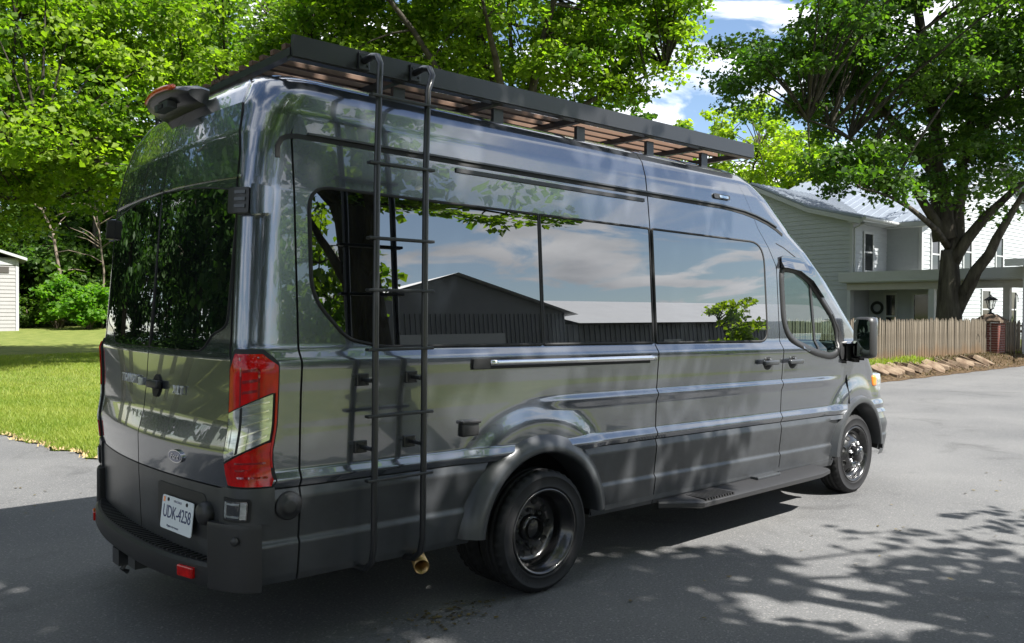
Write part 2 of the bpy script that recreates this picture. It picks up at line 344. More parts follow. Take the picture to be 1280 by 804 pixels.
# grass blades (wedge seen to the left of the van, and the strip along the asphalt edge)
rng = np.random.default_rng(3)
def blades(P, h, wd, tintlo, tinthi, name, m, label, cat):
    n = len(P); a = rng.uniform(0, 2*np.pi, n); hh = h*rng.uniform(.5, 1.3, n); ln = rng.normal(0, .45, (n, 2))*hh[:, None]
    dx, dy = np.cos(a)*wd, np.sin(a)*wd
    V = np.empty((n, 3, 3)); V[:, 0] = P+np.stack([dx, dy, 0*dx], 1); V[:, 1] = P-np.stack([dx, dy, 0*dx], 1); V[:, 2] = P+np.concatenate([ln, hh[:, None]], 1)
    t = np.repeat(np.clip(rng.uniform(tintlo, tinthi, n)*.65+.35*(.5+.5*np.sin(P[:, 0]*1.9+np.sin(P[:, 1]*1.3)*2)*np.sin(P[:, 1]*1.1+1+np.sin(P[:, 0]*2.3)))+rng.normal(0, .08, n), 0, 1), 3)
    o = link(name, npmesh(name, V.reshape(-1, 3), np.arange(n*3).reshape(-1, 3), t), m); return tag(o, label, cat, kind='stuff')
n = 150000; an = rng.uniform(1.27, 1.47, n); ds = np.sqrt(rng.uniform(8.6**2, 27**2, n)); ds = np.where(rng.random(n) < .5, rng.uniform(8.6, 16, n), ds)
P = np.stack([CAM.x+np.cos(an)*ds, CAM.y+np.sin(an)*ds], 1); ok = np.array([p[0] > lerp(p[1], YB, XB)+rag(p[1])+.02 and p[1] > 4.1 for p in P]); P = P[ok]
Pz = np.array([lawn_z(*p)-.01 for p in P]); patch = np.sin(P[:, 0]*1.7+np.sin(P[:, 1]*1.1)*2)*np.sin(P[:, 1]*1.3+1)
blades(np.column_stack([P, Pz]), .062, .006, 0, 1, 'grass', 'grass', 'short sunlit grass covering the lawn left of the van', 'grass')
n = 1300; yy = rng.uniform(4.3, 12, n); xx = np.array([lerp(y, YB, XB)+rag(y) for y in yy])+rng.gamma(1.5, .09, n)-.06
blades(np.column_stack([xx, yy, np.full(n, .02)]), .03, .012, 0, 1, 'straw_litter', 'straw', 'dry straw and dead grass along the asphalt edge', 'straw')

# ------------------------------------------------------------------ house
def clap(name, m, parent, ax, c, sgn, span, z0, z1, ch=.17):
    """lapped boards on the plane ax=c facing sgn; span(z)->(a,b)"""
    V = []; F = []; z = z0
    while z < z1-1e-4:
        zt = min(z+ch, z1); a0, b0 = span(z); a1, b1 = span(zt)
        if b0-a0 > .05:
            P = [(a0, .022, z), (b0, .022, z), (b1, .002, zt), (a1, .002, zt), (a0, 0, z), (b0, 0, z)]
            o = len(V)
            for t, d, h in P: V.append((c+sgn*d, t, h) if ax == 0 else (t, c+sgn*d, h))
            F += [(o, o+1, o+2, o+3), (o+4, o+5, o+1, o)]
        z = zt
    return link(name, pymesh(name, V, F), m, parent)
def window(parent, ax, c, sgn, t0, t1, z0, z1, glass='house_glass', mull=True, fr='trim', f=.09):
    def B(mb, a0, a1, d0, d1, h0, h1):
        lo, hi = sorted((c+sgn*d0, c+sgn*d1))
        return mb.box(lo, hi, a0, a1, h0, h1) if ax == 0 else mb.box(a0, a1, lo, hi, h0, h1)
    m = MB(); B(m, t0-f, t0, .0, .07, z0-f, z1+f); B(m, t1, t1+f, .0, .07, z0-f, z1+f); B(m, t0, t1, 0, .07, z1, z1+f); B(m, t0, t1, 0, .09, z0-f, z0)
    if mull: B(m, t0, t1, .03, .06, (z0+z1)/2-.03, (z0+z1)/2+.03)
    w_ = m.build('window', fr, parent)
    p_ = MB(); B(p_, t0, t1, .024, .034, z0, z1); p_.build('pane', 'dark_window' if glass != 'trim' else 'trim', w_); return w_
house = thing('house', 'pale grey clapboard house with metal roof behind the picket fence', 'house', (27.3, 10.8, .2))
HB = house.location.copy()
def hpart(o): o.location -= HB; return o
RZ = ([6, 10.3, 12.4, 14.9, 17.4, 19.5, 25], [5.05, 5.05, 5.6, 6.75, 5.6, 5.05, 5.05])
def gspan(z):
    if z <= 5.1: return 10.8, 19.0
    y = lerp(z, [5.1, 5.6, 6.75], [10.5, 12.4, 14.9]); return y, 29.8-y
hpart(clap('wall', 'siding', house, 0, 27.3, -1, gspan, .2, 6.6))
hpart(clap('wall', 'siding', house, 1, 10.8, -1, lambda z: (27.3, 30.2), .2, 5.2))
hpart(clap('wall', 'siding', house, 0, 30.2, -1, lambda z: (9.47, 10.8), 2.7, 5.2))
def g2(z):
    if z < 5.1: return 30.2, 46.0
    return lerp(z, [5.1, 8.2], [30.2, 38.1]), lerp(z, [5.1, 8.2], [46, 38.1])
hpart(clap('wall', 'siding', house, 1, 9.47, -1, g2, .2, 8.1))
m = MB().box(27.32, 30.18, 10.83, 19, .2, 5.0).box(30.23, 46, 9.5, 19, .2, 5.0); hpart(m.build('wall_core', 'core_grey', house))
for c in ((27.27, 27.40, 10.74, 10.86), (30.15, 30.28, 9.41, 9.53)): hpart(MB().box(c[0], c[1], c[2], c[3], .2, 5.05).build('corner_board', 'trim', house))
def roof_sheet(name, pts, thick=.06):
    n = len(pts)//2; V = list(pts)+[(x, y, z-thick) for x, y, z in pts]; F = []
    for i in range(n-1): F += [(2*i, 2*i+1, 2*i+3, 2*i+2), (2*n+2*i, 2*n+2*i+2, 2*n+2*i+3, 2*n+2*i+1)]
    for i in range(n-1): F += [(2*i, 2*i+2, 2*n+2*i+2, 2*n+2*i), (2*i+1, 2*n+2*i+1, 2*n+2*i+3, 2*i+3)]
    F += [(0, 2*n, 2*n+1, 1), (2*n-2, 2*n-1, 4*n-1, 4*n-2)]
    return V, F
XA, XE = 26.95, 37.0
pts = []
for y, z in ((10.25, 5.06), (12.4, 5.66), (14.9, 6.82), (17.4, 5.66), (19.55, 5.06)): pts += [(XA, y, z), (XE, y, z)]
V, F = roof_sheet('roof', pts); roofA = hpart(link('roof', pymesh('roof', V, F), 'metal_roof', house))
seam_bm = MB().tube([(0, 10.25, 5.07), (0, 12.4, 5.67), (0, 14.9, 6.83)], .022, 5); sme = pymesh('roof_seam', seam_bm.V, seam_bm.F); sme.materials.append(MATS['metal_roof'])
for i in range(24): s_ = link('roof_seam', sme, None, roofA); s_.location = (XA+.03+i*.42, 0, 0)
m = MB()
for a, b in (((10.28, 4.93), (12.4, 5.52)), ((12.4, 5.52), (14.9, 6.67))):
    m.add([(26.93, a[0], a[1]-.12), (26.93, b[0], b[1]-.12), (26.93, b[0], b[1]+.06), (26.93, a[0], a[1]+.06), (27.3, a[0], a[1]-.12), (27.3, b[0], b[1]-.12)], [(0, 1, 2, 3), (0, 4, 5, 1)])
m.box(26.95, 30.2, 10.18, 10.3, 4.88, 5.04); m.box(26.95, 30.2, 10.3, 10.78, 4.88, 4.92); hpart(m.build('eave_trim', 'trim', house))
# cross wing roof: eave faces -x, gable faces -y
pts = []
for x, z in ((29.75, 5.05), (38.1, 8.45), (46.4, 5.05)): pts += [(x, 9.05, z), (x, 19, z)]
V, F = roof_sheet('roof', pts); roofB = hpart(link('roof', pymesh('roof', V, F), 'metal_roof', house))
sb = MB().tube([(29.75, 0, 5.06), (38.1, 0, 8.46)], .022, 5); sme2 = pymesh('roof_seam', sb.V, sb.F); sme2.materials.append(MATS['metal_roof'])
for i in range(12): s_ = link('roof_seam', sme2, None, roofB); s_.location = (0, 9.08+i*.45, 0)
m = MB().box(29.7, 29.82, 9.0, 10.6, 4.84, 5.02).box(29.82, 30.2, 9.02, 10.7, 4.84, 4.88)
m.add([(29.75, 9.03, 4.9), (38.1, 9.03, 8.28), (38.1, 9.03, 8.46), (29.75, 9.03, 5.06), (29.75, 9.44, 4.9), (38.1, 9.44, 8.28)], [(0, 1, 2, 3), (0, 4, 5, 1)])
hpart(m.build('eave_trim', 'trim', house))
for a in ((1, 10.8, -1, 28.25, 28.9, 3.15, 4.55), (1, 9.47, -1, 31.1, 31.8, 3.1, 4.6), (1, 9.47, -1, 34.3, 35.1, 3.3, 4.9), (1, 9.47, -1, 38.0, 38.8, 3.3, 4.9), (1, 9.47, -1, 33.0, 33.9, .9, 2.5), (1, 9.47, -1, 36.4, 37.3, .9, 2.5), (1, 9.47, -1, 39.8, 40.6, .9, 2.5)):
    w_ = window(house, *a); w_.location -= HB
MB().tube([(26.95, 10.14, 5.0), (30.3, 10.14, 4.97)], .06, 8).build('gutter', 'trim', house).location -= HB
MB().tube([(27.38, 10.2, 4.95), (27.38, 10.72, 4.7), (27.38, 10.72, 3.0)], .04, 8).build('downpipe', 'trim', house).location -= HB
# porch
hpart(clap('wall', 'siding', house, 0, 28.7, -1, lambda z: (7.95, 10.78), .2, 2.65))
m = MB().box(28.72, 28.95, 7.9, 10.78, .2, 2.65); hpart(m.build('wall_core', 'core_grey', house))
m = MB().box(26.75, 30.15, 3.9, 10.95, 2.62, 2.98).box(26.7, 26.76, 3.85, 11.0, 2.66, 3.02); hpart(m.build('porch_roof', 'trim', house))
m = MB().box(26.92, 27.12, 4.0, 10.78, 2.36, 2.618); hpart(m.build('porch_beam', 'porch_beige', house))
for y in (7.75, 5.4): m = MB().box(26.92, 27.12, y-.1, y+.1, .2, 2.36); hpart(m.build('porch_post', 'porch_beige' if y < 7 else 'trim', house))
m = MB().box(26.94, 27.1, 10.66, 10.78, .2, 2.36); hpart(m.build('porch_post', 'trim', house))
m = MB().box(26.9, 30.1, 4.0, 10.78, .12, .34); hpart(m.build('porch_deck', 'porch_beige', house))
for a in ((9.75, 10.1, .6, 2.2), ):
    w_ = window(house, 0, 28.7, -1, a[0], a[1], a[2], a[3]); w_.location -= HB
w_ = window(house, 0, 28.7, -1, 8.5, 9.05, .36, 2.2, mull=False); w_.location -= HB
m = MB()
for i in range(14): m.box(26.96, 27.0, 4.1+i*.095*1.35, 4.14+i*.095*1.35, .36, 1.1)
m.box(26.94, 27.02, 4.05, 6, 1.1, 1.16); hpart(m.build('porch_railing', 'iron', house))
c_ = MB().box(25.4, 28.4, 2.2, 4.9, 3.05, 3.16).box(25.35, 25.41, 2.15, 4.95, 2.98, 3.2).box(26, 26.14, 4.5, 4.64, .2, 3.05); hpart(c_.build('carport_roof', 'trim', house))
wr = MB().lathe([(.20+.055*math.cos(a), .055*math.sin(a)) for a in [2*math.pi*k/8 for k in range(9)]], 28, Matrix.Rotation(R(90), 4, 'Y'))
tag(wr.build('wreath', 'wreath', None, True, (28.6, 10.42, 1.72)), 'dark round wreath hanging on the shaded porch wall', 'wreath')

# ------------------------------------------------------------------ barn across the yard (seen in the van windows)
barn = thing('barn', 'long dark metal barn with pale roof mirrored in the van windows', 'barn', (15, -20.5, 0))
m = MB().add([(9.5, -20.5, 0), (20, -20.5, 0), (20, -20.5, 3.75), (14.7, -20.5, 5.05), (9.5, -20.5, 3.75), (9.5, -32, 0), (20, -32, 0), (20, -32, 3.75), (14.7, -32, 5.05), (9.5, -32, 3.75)], [(0, 1, 2, 3, 4), (5, 9, 8, 7, 6), (0, 4, 9, 5), (1, 6, 7, 2)])
m.box(20.01, 52, -30, -20.6, 0, 3.3)
for i in range(50): m.box(9.6+i*.21, 9.64+i*.21, -20.5, -20.46, 0, 3.7)
for i in range(100): m.box(20.2+i*.31, 20.25+i*.31, -20.6, -20.56, 0, 3.28)
o = m.build('wall', 'siding_barn', barn); o.location -= barn.location
m = MB().add([(9.0, -20.2, 3.66), (14.7, -20.2, 5.11), (20.5, -20.2, 3.66), (9.0, -32, 3.66), (14.7, -32, 5.11), (20.5, -32, 3.66)], [(0, 1, 4, 3), (1, 2, 5, 4)])
m.add([(20.5, -20.2, 3.32), (52.3, -20.2, 3.32), (52.3, -25.6, 4.9), (20.5, -25.6, 4.9), (52.3, -31, 3.32), (20.5, -31, 3.32)], [(0, 1, 2, 3), (3, 2, 4, 5)])
o = m.build('roof', 'pale_roof', barn); o.location -= barn.location
m = MB().box(12.2, 16.8, -20.46, -20.40, 0, 3.0); o = m.build('garage_door', 'trim', barn); o.location -= barn.location
for i in range(4): m = MB().box(12.7+i*1.05, 13.3+i*1.05, -20.40, -20.38, 1.9, 2.2); q = m.build('pane', 'dark_window', o); 
m = MB().box(26.0, 27.2, -20.55, -20.48, 1.4, 2.6); o = m.build('window', 'trim', barn); o.location -= barn.location
m = MB().box(26.12, 27.08, -20.48, -20.46, 1.52, 2.48); m.build('pane', 'dark_window', o)

# ------------------------------------------------------------------ shed at the left edge
shed = thing('garden_shed', 'small grey clapboard shed with white trim at the lawn edge', 'shed', (5.35, 38.8, .55))
c_ = MB(); sl = Vector((5.35, 38.8, .55))
V = []; F = []
for i in range(19):
    z = i*.17; o = len(V); V += [(-4, -.02, z), (0, -.02, z), (0, 0, z+.17), (-4, 0, z+.17), (-4, 0, z), (0, 0, z)]; F += [(o, o+1, o+2, o+3), (o+4, o+5, o+1, o)]
link('wall', pymesh('wall', V, F), 'siding_shed', shed)
MB().box(-4, -.01, .005, 4, 0, 3.3).build('wall_core', 'siding_shed', shed)
MB().box(-.09, .03, -.04, .06, 0, 3.2).build('corner_board', 'trim', shed)
MB().box(-4, -.1, -.05, -.005, 2.98, 3.22).build('frieze_board', 'trim', shed)
MB().box(-1.1, -.35, -.045, -.005, 2.62, 2.9).build('vent', 'door_dark', shed)
MB().add([(.35, -.3, 3.18), (.35, 4.3, 3.18), (-2, 4.3, 3.95), (-2, -.3, 3.95), (-4.4, -.3, 3.18), (-4.4, 4.3, 3.18), (.35, -.3, 3.30), (.35, 4.3, 3.30), (-2, 4.3, 4.07), (-2, -.3, 4.07), (-4.4, -.3, 3.3), (-4.4, 4.3, 3.3)], [(0, 3, 2, 1), (3, 4, 5, 2), (6, 7, 8, 9), (9, 8, 11, 10), (0, 6, 9, 3), (3, 9, 10, 4), (0, 1, 7, 6)]).build('roof', 'trim', shed)
shed.rotation_euler = (0, 0, R(-8))

# ------------------------------------------------------------------ trees
def leaf_cloud(C, Rc, per, size, r, flat=.45, droop=.0):
    """C cluster centres (n,3), Rc radii, per leaves each"""
    n = len(C)*per; ci = np.repeat(np.arange(len(C)), per)
    d = r.normal(size=(n, 3)); d /= np.linalg.norm(d, axis=1)[:, None]; rad = r.random(n)**.45
    off = d*rad[:, None]*Rc[ci][:, None]; off[:, 2] *= flat; off[:, 2] -= droop*rad**2*Rc[ci]
    P = C[ci]+off
    nr = r.normal(size=(n, 3))*.55; nr[:, 2] += .75; nr[:, :2] += d[:, :2]*.35; nr /= np.linalg.norm(nr, axis=1)[:, None]
    t = r.normal(size=(n, 3)); t -= nr*(t*nr).sum(1)[:, None]; t /= np.linalg.norm(t, axis=1)[:, None]; b = np.cross(nr, t)
    s = (size*r.uniform(.45, 1.4, n))[:, None]
    V = np.empty((n, 4, 3)); V[:, 0] = P-t*s*.5; V[:, 1] = P+b*s*.46+nr*s*.12; V[:, 2] = P+t*s*.55; V[:, 3] = P-b*s*.46+nr*s*.12
    F = np.arange(n*4).reshape(-1, 4); F = np.concatenate([F[:, [0, 1, 2]], F[:, [0, 2, 3]]])
    tint = np.clip(r.normal(.45, .24, n)+np.repeat(r.normal(0, .24, len(C)), per), 0, 1)
    return V.reshape(-1, 3), F, np.repeat(tint, 4)
def bez(a, b, c, n=7): return [((1-t)**2*a+2*t*(1-t)*b+t*t*c) for t in [i/(n-1) for i in range(n)]]
def tree(name, label, base, th, tr, ells, ncl, per, leaf, lm, seed, bark='bark', rc=(.55, 1.0), flat=.45, lean=(0, 0), nlimb=9, group=None, limbs=None, inner=.45, droop=.1, cat='tree', ztrim=None, keep=None):
    r = np.random.default_rng(seed); rnd = random.Random(seed); B = Vector(base); root = thing(name, label, cat, base, 0, group)
    C = []
    vol = np.array([e[3]*e[4]*e[5] for e in ells])**.67; vol = vol/vol.sum()
    tries = 0
    ph = r.uniform(0, 6, 6)
    while len(C) < ncl and tries < ncl*40:
        tries += 1
        e = ells[r.choice(len(ells), p=vol)]; d = r.normal(size=3); d /= np.linalg.norm(d); q = (inner+(1-inner)*r.random())**.7
        q *= 1+.16*math.sin(d[0]*5+ph[0])*math.sin(d[1]*5+ph[1])+.13*math.sin(d[2]*7+ph[2]+d[0]*4)
        p = np.array(e[:3])+d*q*np.array(e[3:])
        if ztrim is not None and p[2] < ztrim: continue
        if keep and not keep(p): continue
        C.append(p)
    C = np.array(C); RC = r.uniform(*rc, len(C))
    V, F, T = leaf_cloud(C, RC, per, leaf, r, flat, droop)
    link('crown', npmesh('crown', V-np.array(base), F, T), lm, root)
    # trunk
    top = Vector((B.x+lean[0], B.y+lean[1], B.z+th)); P = bez(B-Vector((0, 0, .3)), B+Vector((lean[0]*.2, lean[1]*.2, th*.55)), top, 9)
    m = MB().tube([p-B for p in P], [tr*(1.35 if i == 0 else 1.12 if i == 1 else 1-.45*i/8) for i in range(9)], 12); m.build('trunk', bark, root, True)
    m = MB(); nodes = []
    if limbs is None:
        limbs = []; idx = [int(r.integers(len(C)))]
        dm = np.linalg.norm(C-C[idx[0]], axis=1)
        for _ in range(nlimb-1): k = int(dm.argmax()); idx.append(k); dm = np.minimum(dm, np.linalg.norm(C-C[k], axis=1))
        for k in idx:
            t = rnd.uniform(.55, 1); s = P[int(t*8)]; e = s.lerp(Vector(C[k]), .85); mid = s.lerp(e, .45)+Vector((rnd.uniform(-.4, .4), rnd.uniform(-.4, .4), (e-s).length*.16))
            limbs.append((s, mid, e, tr*rnd.uniform(.3, .5)))
    for s, mid, e, rr in limbs:
        Q = bez(s, mid, e, 10); nodes += Q[2:]
        Q = [q+Vector((rnd.uniform(-1, 1), rnd.uniform(-1, 1), rnd.uniform(-1, 1)))*rr*.25 if 0 < i < 9 else q for i, q in enumerate(Q)]
        m.tube([q-B for q in Q], [rr*(1-.85*i/9) for i in range(10)], 7)
    NA = np.array([n[:] for n in nodes])
    for c in C:
        k = int(((NA-c)**2).sum(1).argmin()); s = Vector(NA[k]); e = Vector(c); dd = (e-s).length
        Q = bez(s, s.lerp(e, .5)+Vector((0, 0, dd*.12)), e, 4); m.tube([q-B for q in Q], [min(.05, .012+dd*.012)*(1-.25*i) for i in range(4)], 4, False)
    m.build('branches', bark, root, True)
    return root
def ray_pt(px, py, depth):
    d = _f+_r*((px-640)/1051.5)+_u*((402-py)/1051.5); return CAM+d*depth
def E(px, py, dep, rx, ry, rz): p = ray_pt(px, py, dep); return (p.x, p.y, p.z, rx, ry, rz)

def px_of(p):
    d = Vector(p)-CAM; z = d.dot(_f); return 640+1051.5*d.dot(_r)/z, 402-1051.5*d.dot(_u)/z
def keep5(p):
    x, y = px_of(p); return not (x < 1010 and y < 45) and not (x < 1000 and 140 < y)
def keep3(p):
    x, y = px_of(p); return x < 868
# shade tree on the right of the van, out of frame: throws the dappled shade, mirrored in the glass
tree('shade_tree', 'tall maple on the grass strip right of the van, throwing dappled shade', (2.5, -6.5, 0), 4.6, .34,
     [(-.6, -6.6, 7.0, 4.0, 3.4, 2.4), (1.2, -5.0, 5.9, 2.0, 1.9, 1.0), (-2.6, -4.6, 6.6, 3.2, 2.4, 1.6), (3.9, -6.1, 3.9, 1.9, 1.1, .7), (1.4, -6.3, 4.2, 1.5, 1.1, .9), (-1.5, -3.9, 6.2, 2.6, 1.1, .9), (-1.6, -4.0, 6.8, 2.4, 1.0, .8), (2.5, -7.2, 6.2, 1.9, 1.7, 1.2)], 228, 80, .15, 'leaf_maple', 11, rc=(.35, .72), lean=(-.6, .1), nlimb=10, ztrim=3.2, keep=lambda p: p[2] > 4.7 or p[0] > .2)  # last crown clumps, unseen overhead, added to shade the asphalt
# big maple over the fence on the right
p5 = ray_pt(1186, 410, 27.0); b5 = (p5.x, p5.y, .25); Z = lambda px, py, d=27.0: ray_pt(px, py, d)
l5 = [(Z(1182, 300), Z(1172, 200), Z(1150, 40), .40), (Z(1186, 330), Z(1202, 240), Z(1225, 60), .30), (Z(1188, 335), Z(1235, 250, 26), Z(1330, 190, 25), .22), (Z(1192, 392), Z(1235, 320, 26), Z(1300, 200, 25), .26),
      (Z(1184, 300), Z(1130, 190, 26), Z(1010, 150, 24), .18), (Z(1178, 230), Z(1110, 120, 28), Z(990, 60, 28), .2), (Z(1205, 200), Z(1250, 120), Z(1340, 20), .2), (Z(1160, 120), Z(1150, 0), Z(1120, -120), .22), (Z(1186, 310), Z(1150, 250, 24), Z(1075, 235, 22), .12)]
tree('maple_tree', 'large dark maple behind the fence, its forked trunk before the house porch', b5, 3.3, .46,
     [E(1165, 60, 27, 6.2, 6.2, 4.6), E(1020, 70, 25, 2.7, 2.6, 1.7), E(1290, 120, 26, 4, 4, 3.6), E(1085, 215, 23, 1.7, 1.7, .9), E(1120, -130, 27, 5, 5, 3)], 580, 175, .145, 'leaf_dark', 5, rc=(.6, 1.05), limbs=l5, inner=.3, keep=keep5)
# big maple filling the upper left
p1 = ray_pt(-190, 400, 19); b1 = (p1.x, p1.y, .2)
tree('maple_tree', 'bright green maple spreading over the lawn at far left', b1, 5.2, .36,
     [E(30, 90, 19, 5.6, 4.6, 3.6), E(190, 60, 21, 3.2, 3.0, 2.6), E(-150, 20, 19, 4, 4, 3.5), E(60, 200, 18.5, 2.8, 2.2, 1.0), E(20, 150, 17, 2.6, 2, 1.6)], 480, 190, .125, 'leaf_maple', 21, rc=(.5, .95), inner=.35)
# tree behind the van
p3 = ray_pt(640, 389, 21); b3 = (p3.x, p3.y, .25)
tree('maple_tree', 'broad green maple rising directly behind the roof rack', b3, 5.6, .36,
     [E(620, -40, 21, 5.2, 4.8, 3.6), E(450, 40, 21, 2.4, 2.6, 2.4), E(800, 40, 21, 1.75, 1.8, 2.1)], 430, 190, .125, 'leaf_maple', 33, rc=(.5, .95), inner=.3, nlimb=11, keep=keep3)
# far trees
def ftree(px, py, dep, rx, rz, lm, seed, label, ncl=110, per=60, leaf=.32, group='trees beyond the lawn', trunk=None, th=None, bark='bark', ry=None, zb=.6):
    c = ray_pt(px, py, dep); e = [(c.x, c.y, c.z, rx, ry or rx, rz), (c.x+rx*.3, c.y-rx*.2, c.z-rz*.35, rx*.8, rx*.8, rz*.7)]
    return tree('broadleaf_tree', label, (c.x, c.y, zb), th or max(1.5, c.z-zb-rz*.4), trunk or .22, e, ncl, per, leaf, lm, seed, rc=(.7, 1.3), nlimb=6, group=group, inner=.35, bark=bark)
ftree(935, 200, 58, 5.8, 4.4, 'leaf_yellow', 41, 'bright yellow-green tree above the house roof ridge', 150, 80, .30)
ftree(1010, 215, 66, 5.0, 3.4, 'leaf_yellow', 42, 'yellow-green tree half hidden behind the right maple', 90, 60, .33)
ftree(275, 45, 40, 4.4, 5.2, 'leaf_blue', 43, 'blue-green feathery tree left of the roof rack', 150, 85, .22)
ftree(120, -40, 44, 6.0, 6, 'leaf_blue', 44, 'tall pale tree behind the far left maple', 110, 60, .3)
ftree(340, 120, 46, 5, 5, 'leaf_dark', 45, 'dark tree hidden low behind the van rear', 100, 60, .3)
ftree(1400, 190, 60, 6, 6, 'leaf_dark', 46, 'dark tree beyond the right end of the house', 80, 60, .34)
ftree(760, 210, 50, 6, 5, 'leaf_dark', 47, 'dark tree hidden behind the middle of the van', 80, 60, .34)
ftree(540, 210, 48, 6, 5, 'leaf_dark', 48, 'dark tree hidden behind the van windows', 80, 60, .34)
k = 60
for px, py, dep, rx, rz, lm in ((-60, 250, 47, 4, 5.5, 'leaf_dark'), (40, 250, 46, 3.6, 5.0, 'leaf_dark'), (130, 260, 47, 3.6, 4.6, 'leaf_dark'), (215, 250, 46, 3.6, 5.2, 'leaf_dark'), (-180, 240, 46, 4.4, 6, 'leaf_maple'), (90, 180, 52, 4.4, 5, 'leaf_blue'), (-20, 330, 43, 2.6, 2.4, 'leaf_dark'), (75, 340, 42.5, 2.0, 2.0, 'leaf_dark')):
    nm = {60: 'dark tree behind the grey shed', 61: 'dark tree in the wood edge right of the shed', 62: 'dark tree in the wood edge beside the van corner', 63: 'dark tree behind the van rear doors', 64: 'green tree far left outside the wood edge', 65: 'blue-green tree top above the wood edge', 66: 'low dark tree touching the shed roof', 67: 'low dark tree in the middle of the wood edge'}[k]
    ftree(px, py, dep, rx, rz, lm, k, nm, 95, 60, .27, group='trees of the wood edge'); k += 1
# trees behind-left, mirrored in the rear doors; last unseen ones added for shade
for i, (x, y) in enumerate(((-4, 33), (-9, 29), (-13.5, 30), (-18, 25), (-24, 24), (-30, 18), (-9, 38), (-5.5, 19), (-11, 18), (-17, 34), (-9.5, 9.5), (-15, 7), (-9, -9), (-4, -13))):
    tree('broadleaf_tree', ['tall dark tree mirrored in the left rear window', 'dark tree mirrored beside the rear door split', 'dark tree mirrored in the right rear window', 'tree mirrored near the right rear window edge', 'tree far behind the van on the left', 'tree farthest behind the van', 'tall tree behind the mirrored row', 'nearest big tree left of the frame behind the van', 'second big tree left of the frame behind the van', 'deep dark tree closing the mirrored row', 'added big tree beside the drive, darkening the rear door reflection', 'added big tree farther back beside the drive, shading the lawn', 'added unseen tree behind the camera on the right, blocking sky light', 'added unseen tree beyond the grass strip behind the camera, blocking sky light'][i], (x, y, .0), 5, .26, [(x, y, 8.0, 4.0, 4.0, 6), (x, y, 4.2, 3.6, 3.6, 2.4)], 120, 95, .25, 'leaf_shaded', 80+i, rc=(.7, 1.3), nlimb=6, group='trees mirrored in the rear doors', inner=.4)
tree('broadleaf_tree', 'round tree left of the barn gable, mirrored in the rear side window', (6.3, -16.5, 0), 2.5, .2, [(6.3, -16.5, 3.6, 2.6, 2.6, 2.6)], 80, 60, .24, 'leaf_maple', 97, rc=(.5, .9), nlimb=6)
tree('ornamental_tree', 'small leafy tree mirrored in the sliding door window', (13.6, -9.0, 0), 1.0, .06, [(13.6, -9.0, 1.5, .8, .8, 1.2)], 40, 60, .12, 'leaf_yellow', 98, rc=(.2, .4), nlimb=5)
# shrubs at the wood edge
def shrub(px, py, dep, r_, h, lm, seed, label, n=40, per=60, leaf=.15):
    c = ray_pt(px, py, dep); r = np.random.default_rng(seed); root = thing('shrub', label, 'shrub', (c.x, c.y, c.z), 0, 'shrubs at the wood edge')
    d = r.normal(size=(n, 3)); d /= np.linalg.norm(d, axis=1)[:, None]; C = d*np.array([r_, r_, h*.5])*r.uniform(.4, 1, (n, 1))+np.array([0, 0, h*.52])
    V, F, T = leaf_cloud(C, r.uniform(.25, .5, n), per, leaf, r, .7); link('crown', npmesh('crown', V, F, T), lm, root)
    m = MB()
    for q in C[::3]: m.tube([(0, 0, -.2), (q[0]*.4, q[1]*.4, q[2]*.6), tuple(q)], [.03, .02, .008], 5)
    m.build('stem', 'bark_pale', root, True)
shrub(110, 413, 39, 1.15, 2.2, 'leaf_shrub', 101, 'bright green bush at the lawn edge beside the van corner', 55, 80, .17)
shrub(72, 413, 40, .9, 3.0, 'leaf_shrub', 102, 'taller light green bush left of the bright one', 40, 60, .17)
shrub(35, 413, 41, 1.1, 1.7, 'leaf_dark', 103, 'low dark bush next to the grey shed', 45)
shrub(135, 413, 41, 1.2, 1.5, 'leaf_dark', 104, 'low dark bush partly hidden by the van', 45)
shrub(160, 413, 40, 1.3, 2.4, 'leaf_shrub', 105, 'green bush hidden behind the van corner', 45)
shrub(55, 413, 44, 1.6, 2.6, 'leaf_dark', 106, 'dark bush deep in the wood edge', 55)
shrub(118, 413, 45, 1.6, 2.8, 'leaf_dark', 107, 'dark bush behind the bright green one', 55)
r = np.random.default_rng(500); n = 260; pxs = r.uniform(-420, 420, n); dps = r.uniform(50, 60, n); zs = r.uniform(.3, 8.5, n)
C = np.array([[*ray_pt(a, 389, d)[:2], z] for a, d, z in zip(pxs, dps, zs)]); V, F, T = leaf_cloud(C, r.uniform(1.3, 2.4, n), 90, .42, r, .8)
tag(link('distant_wood', npmesh('distant_wood', V, F, T), 'leaf_dark'), 'dense dark wood closing the far end of the lawn', 'wood', kind='stuff')
shrub(10, 400, 43, 2.2, 4.2, 'leaf_dark', 108, 'tall dark thicket behind the grey shed', 80, 70, .2)
shrub(60, 395, 46, 2.4, 5.5, 'leaf_blue', 109, 'tall grey-green thicket in the middle of the wood edge', 90, 70, .2)
shrub(125, 395, 46, 2.4, 5.5, 'leaf_dark', 110, 'tall dark thicket next to the van corner', 90, 70, .2)
shrub(180, 400, 44, 2.4, 4.5, 'leaf_dark', 111, 'tall dark thicket hidden by the van', 80, 70, .2)
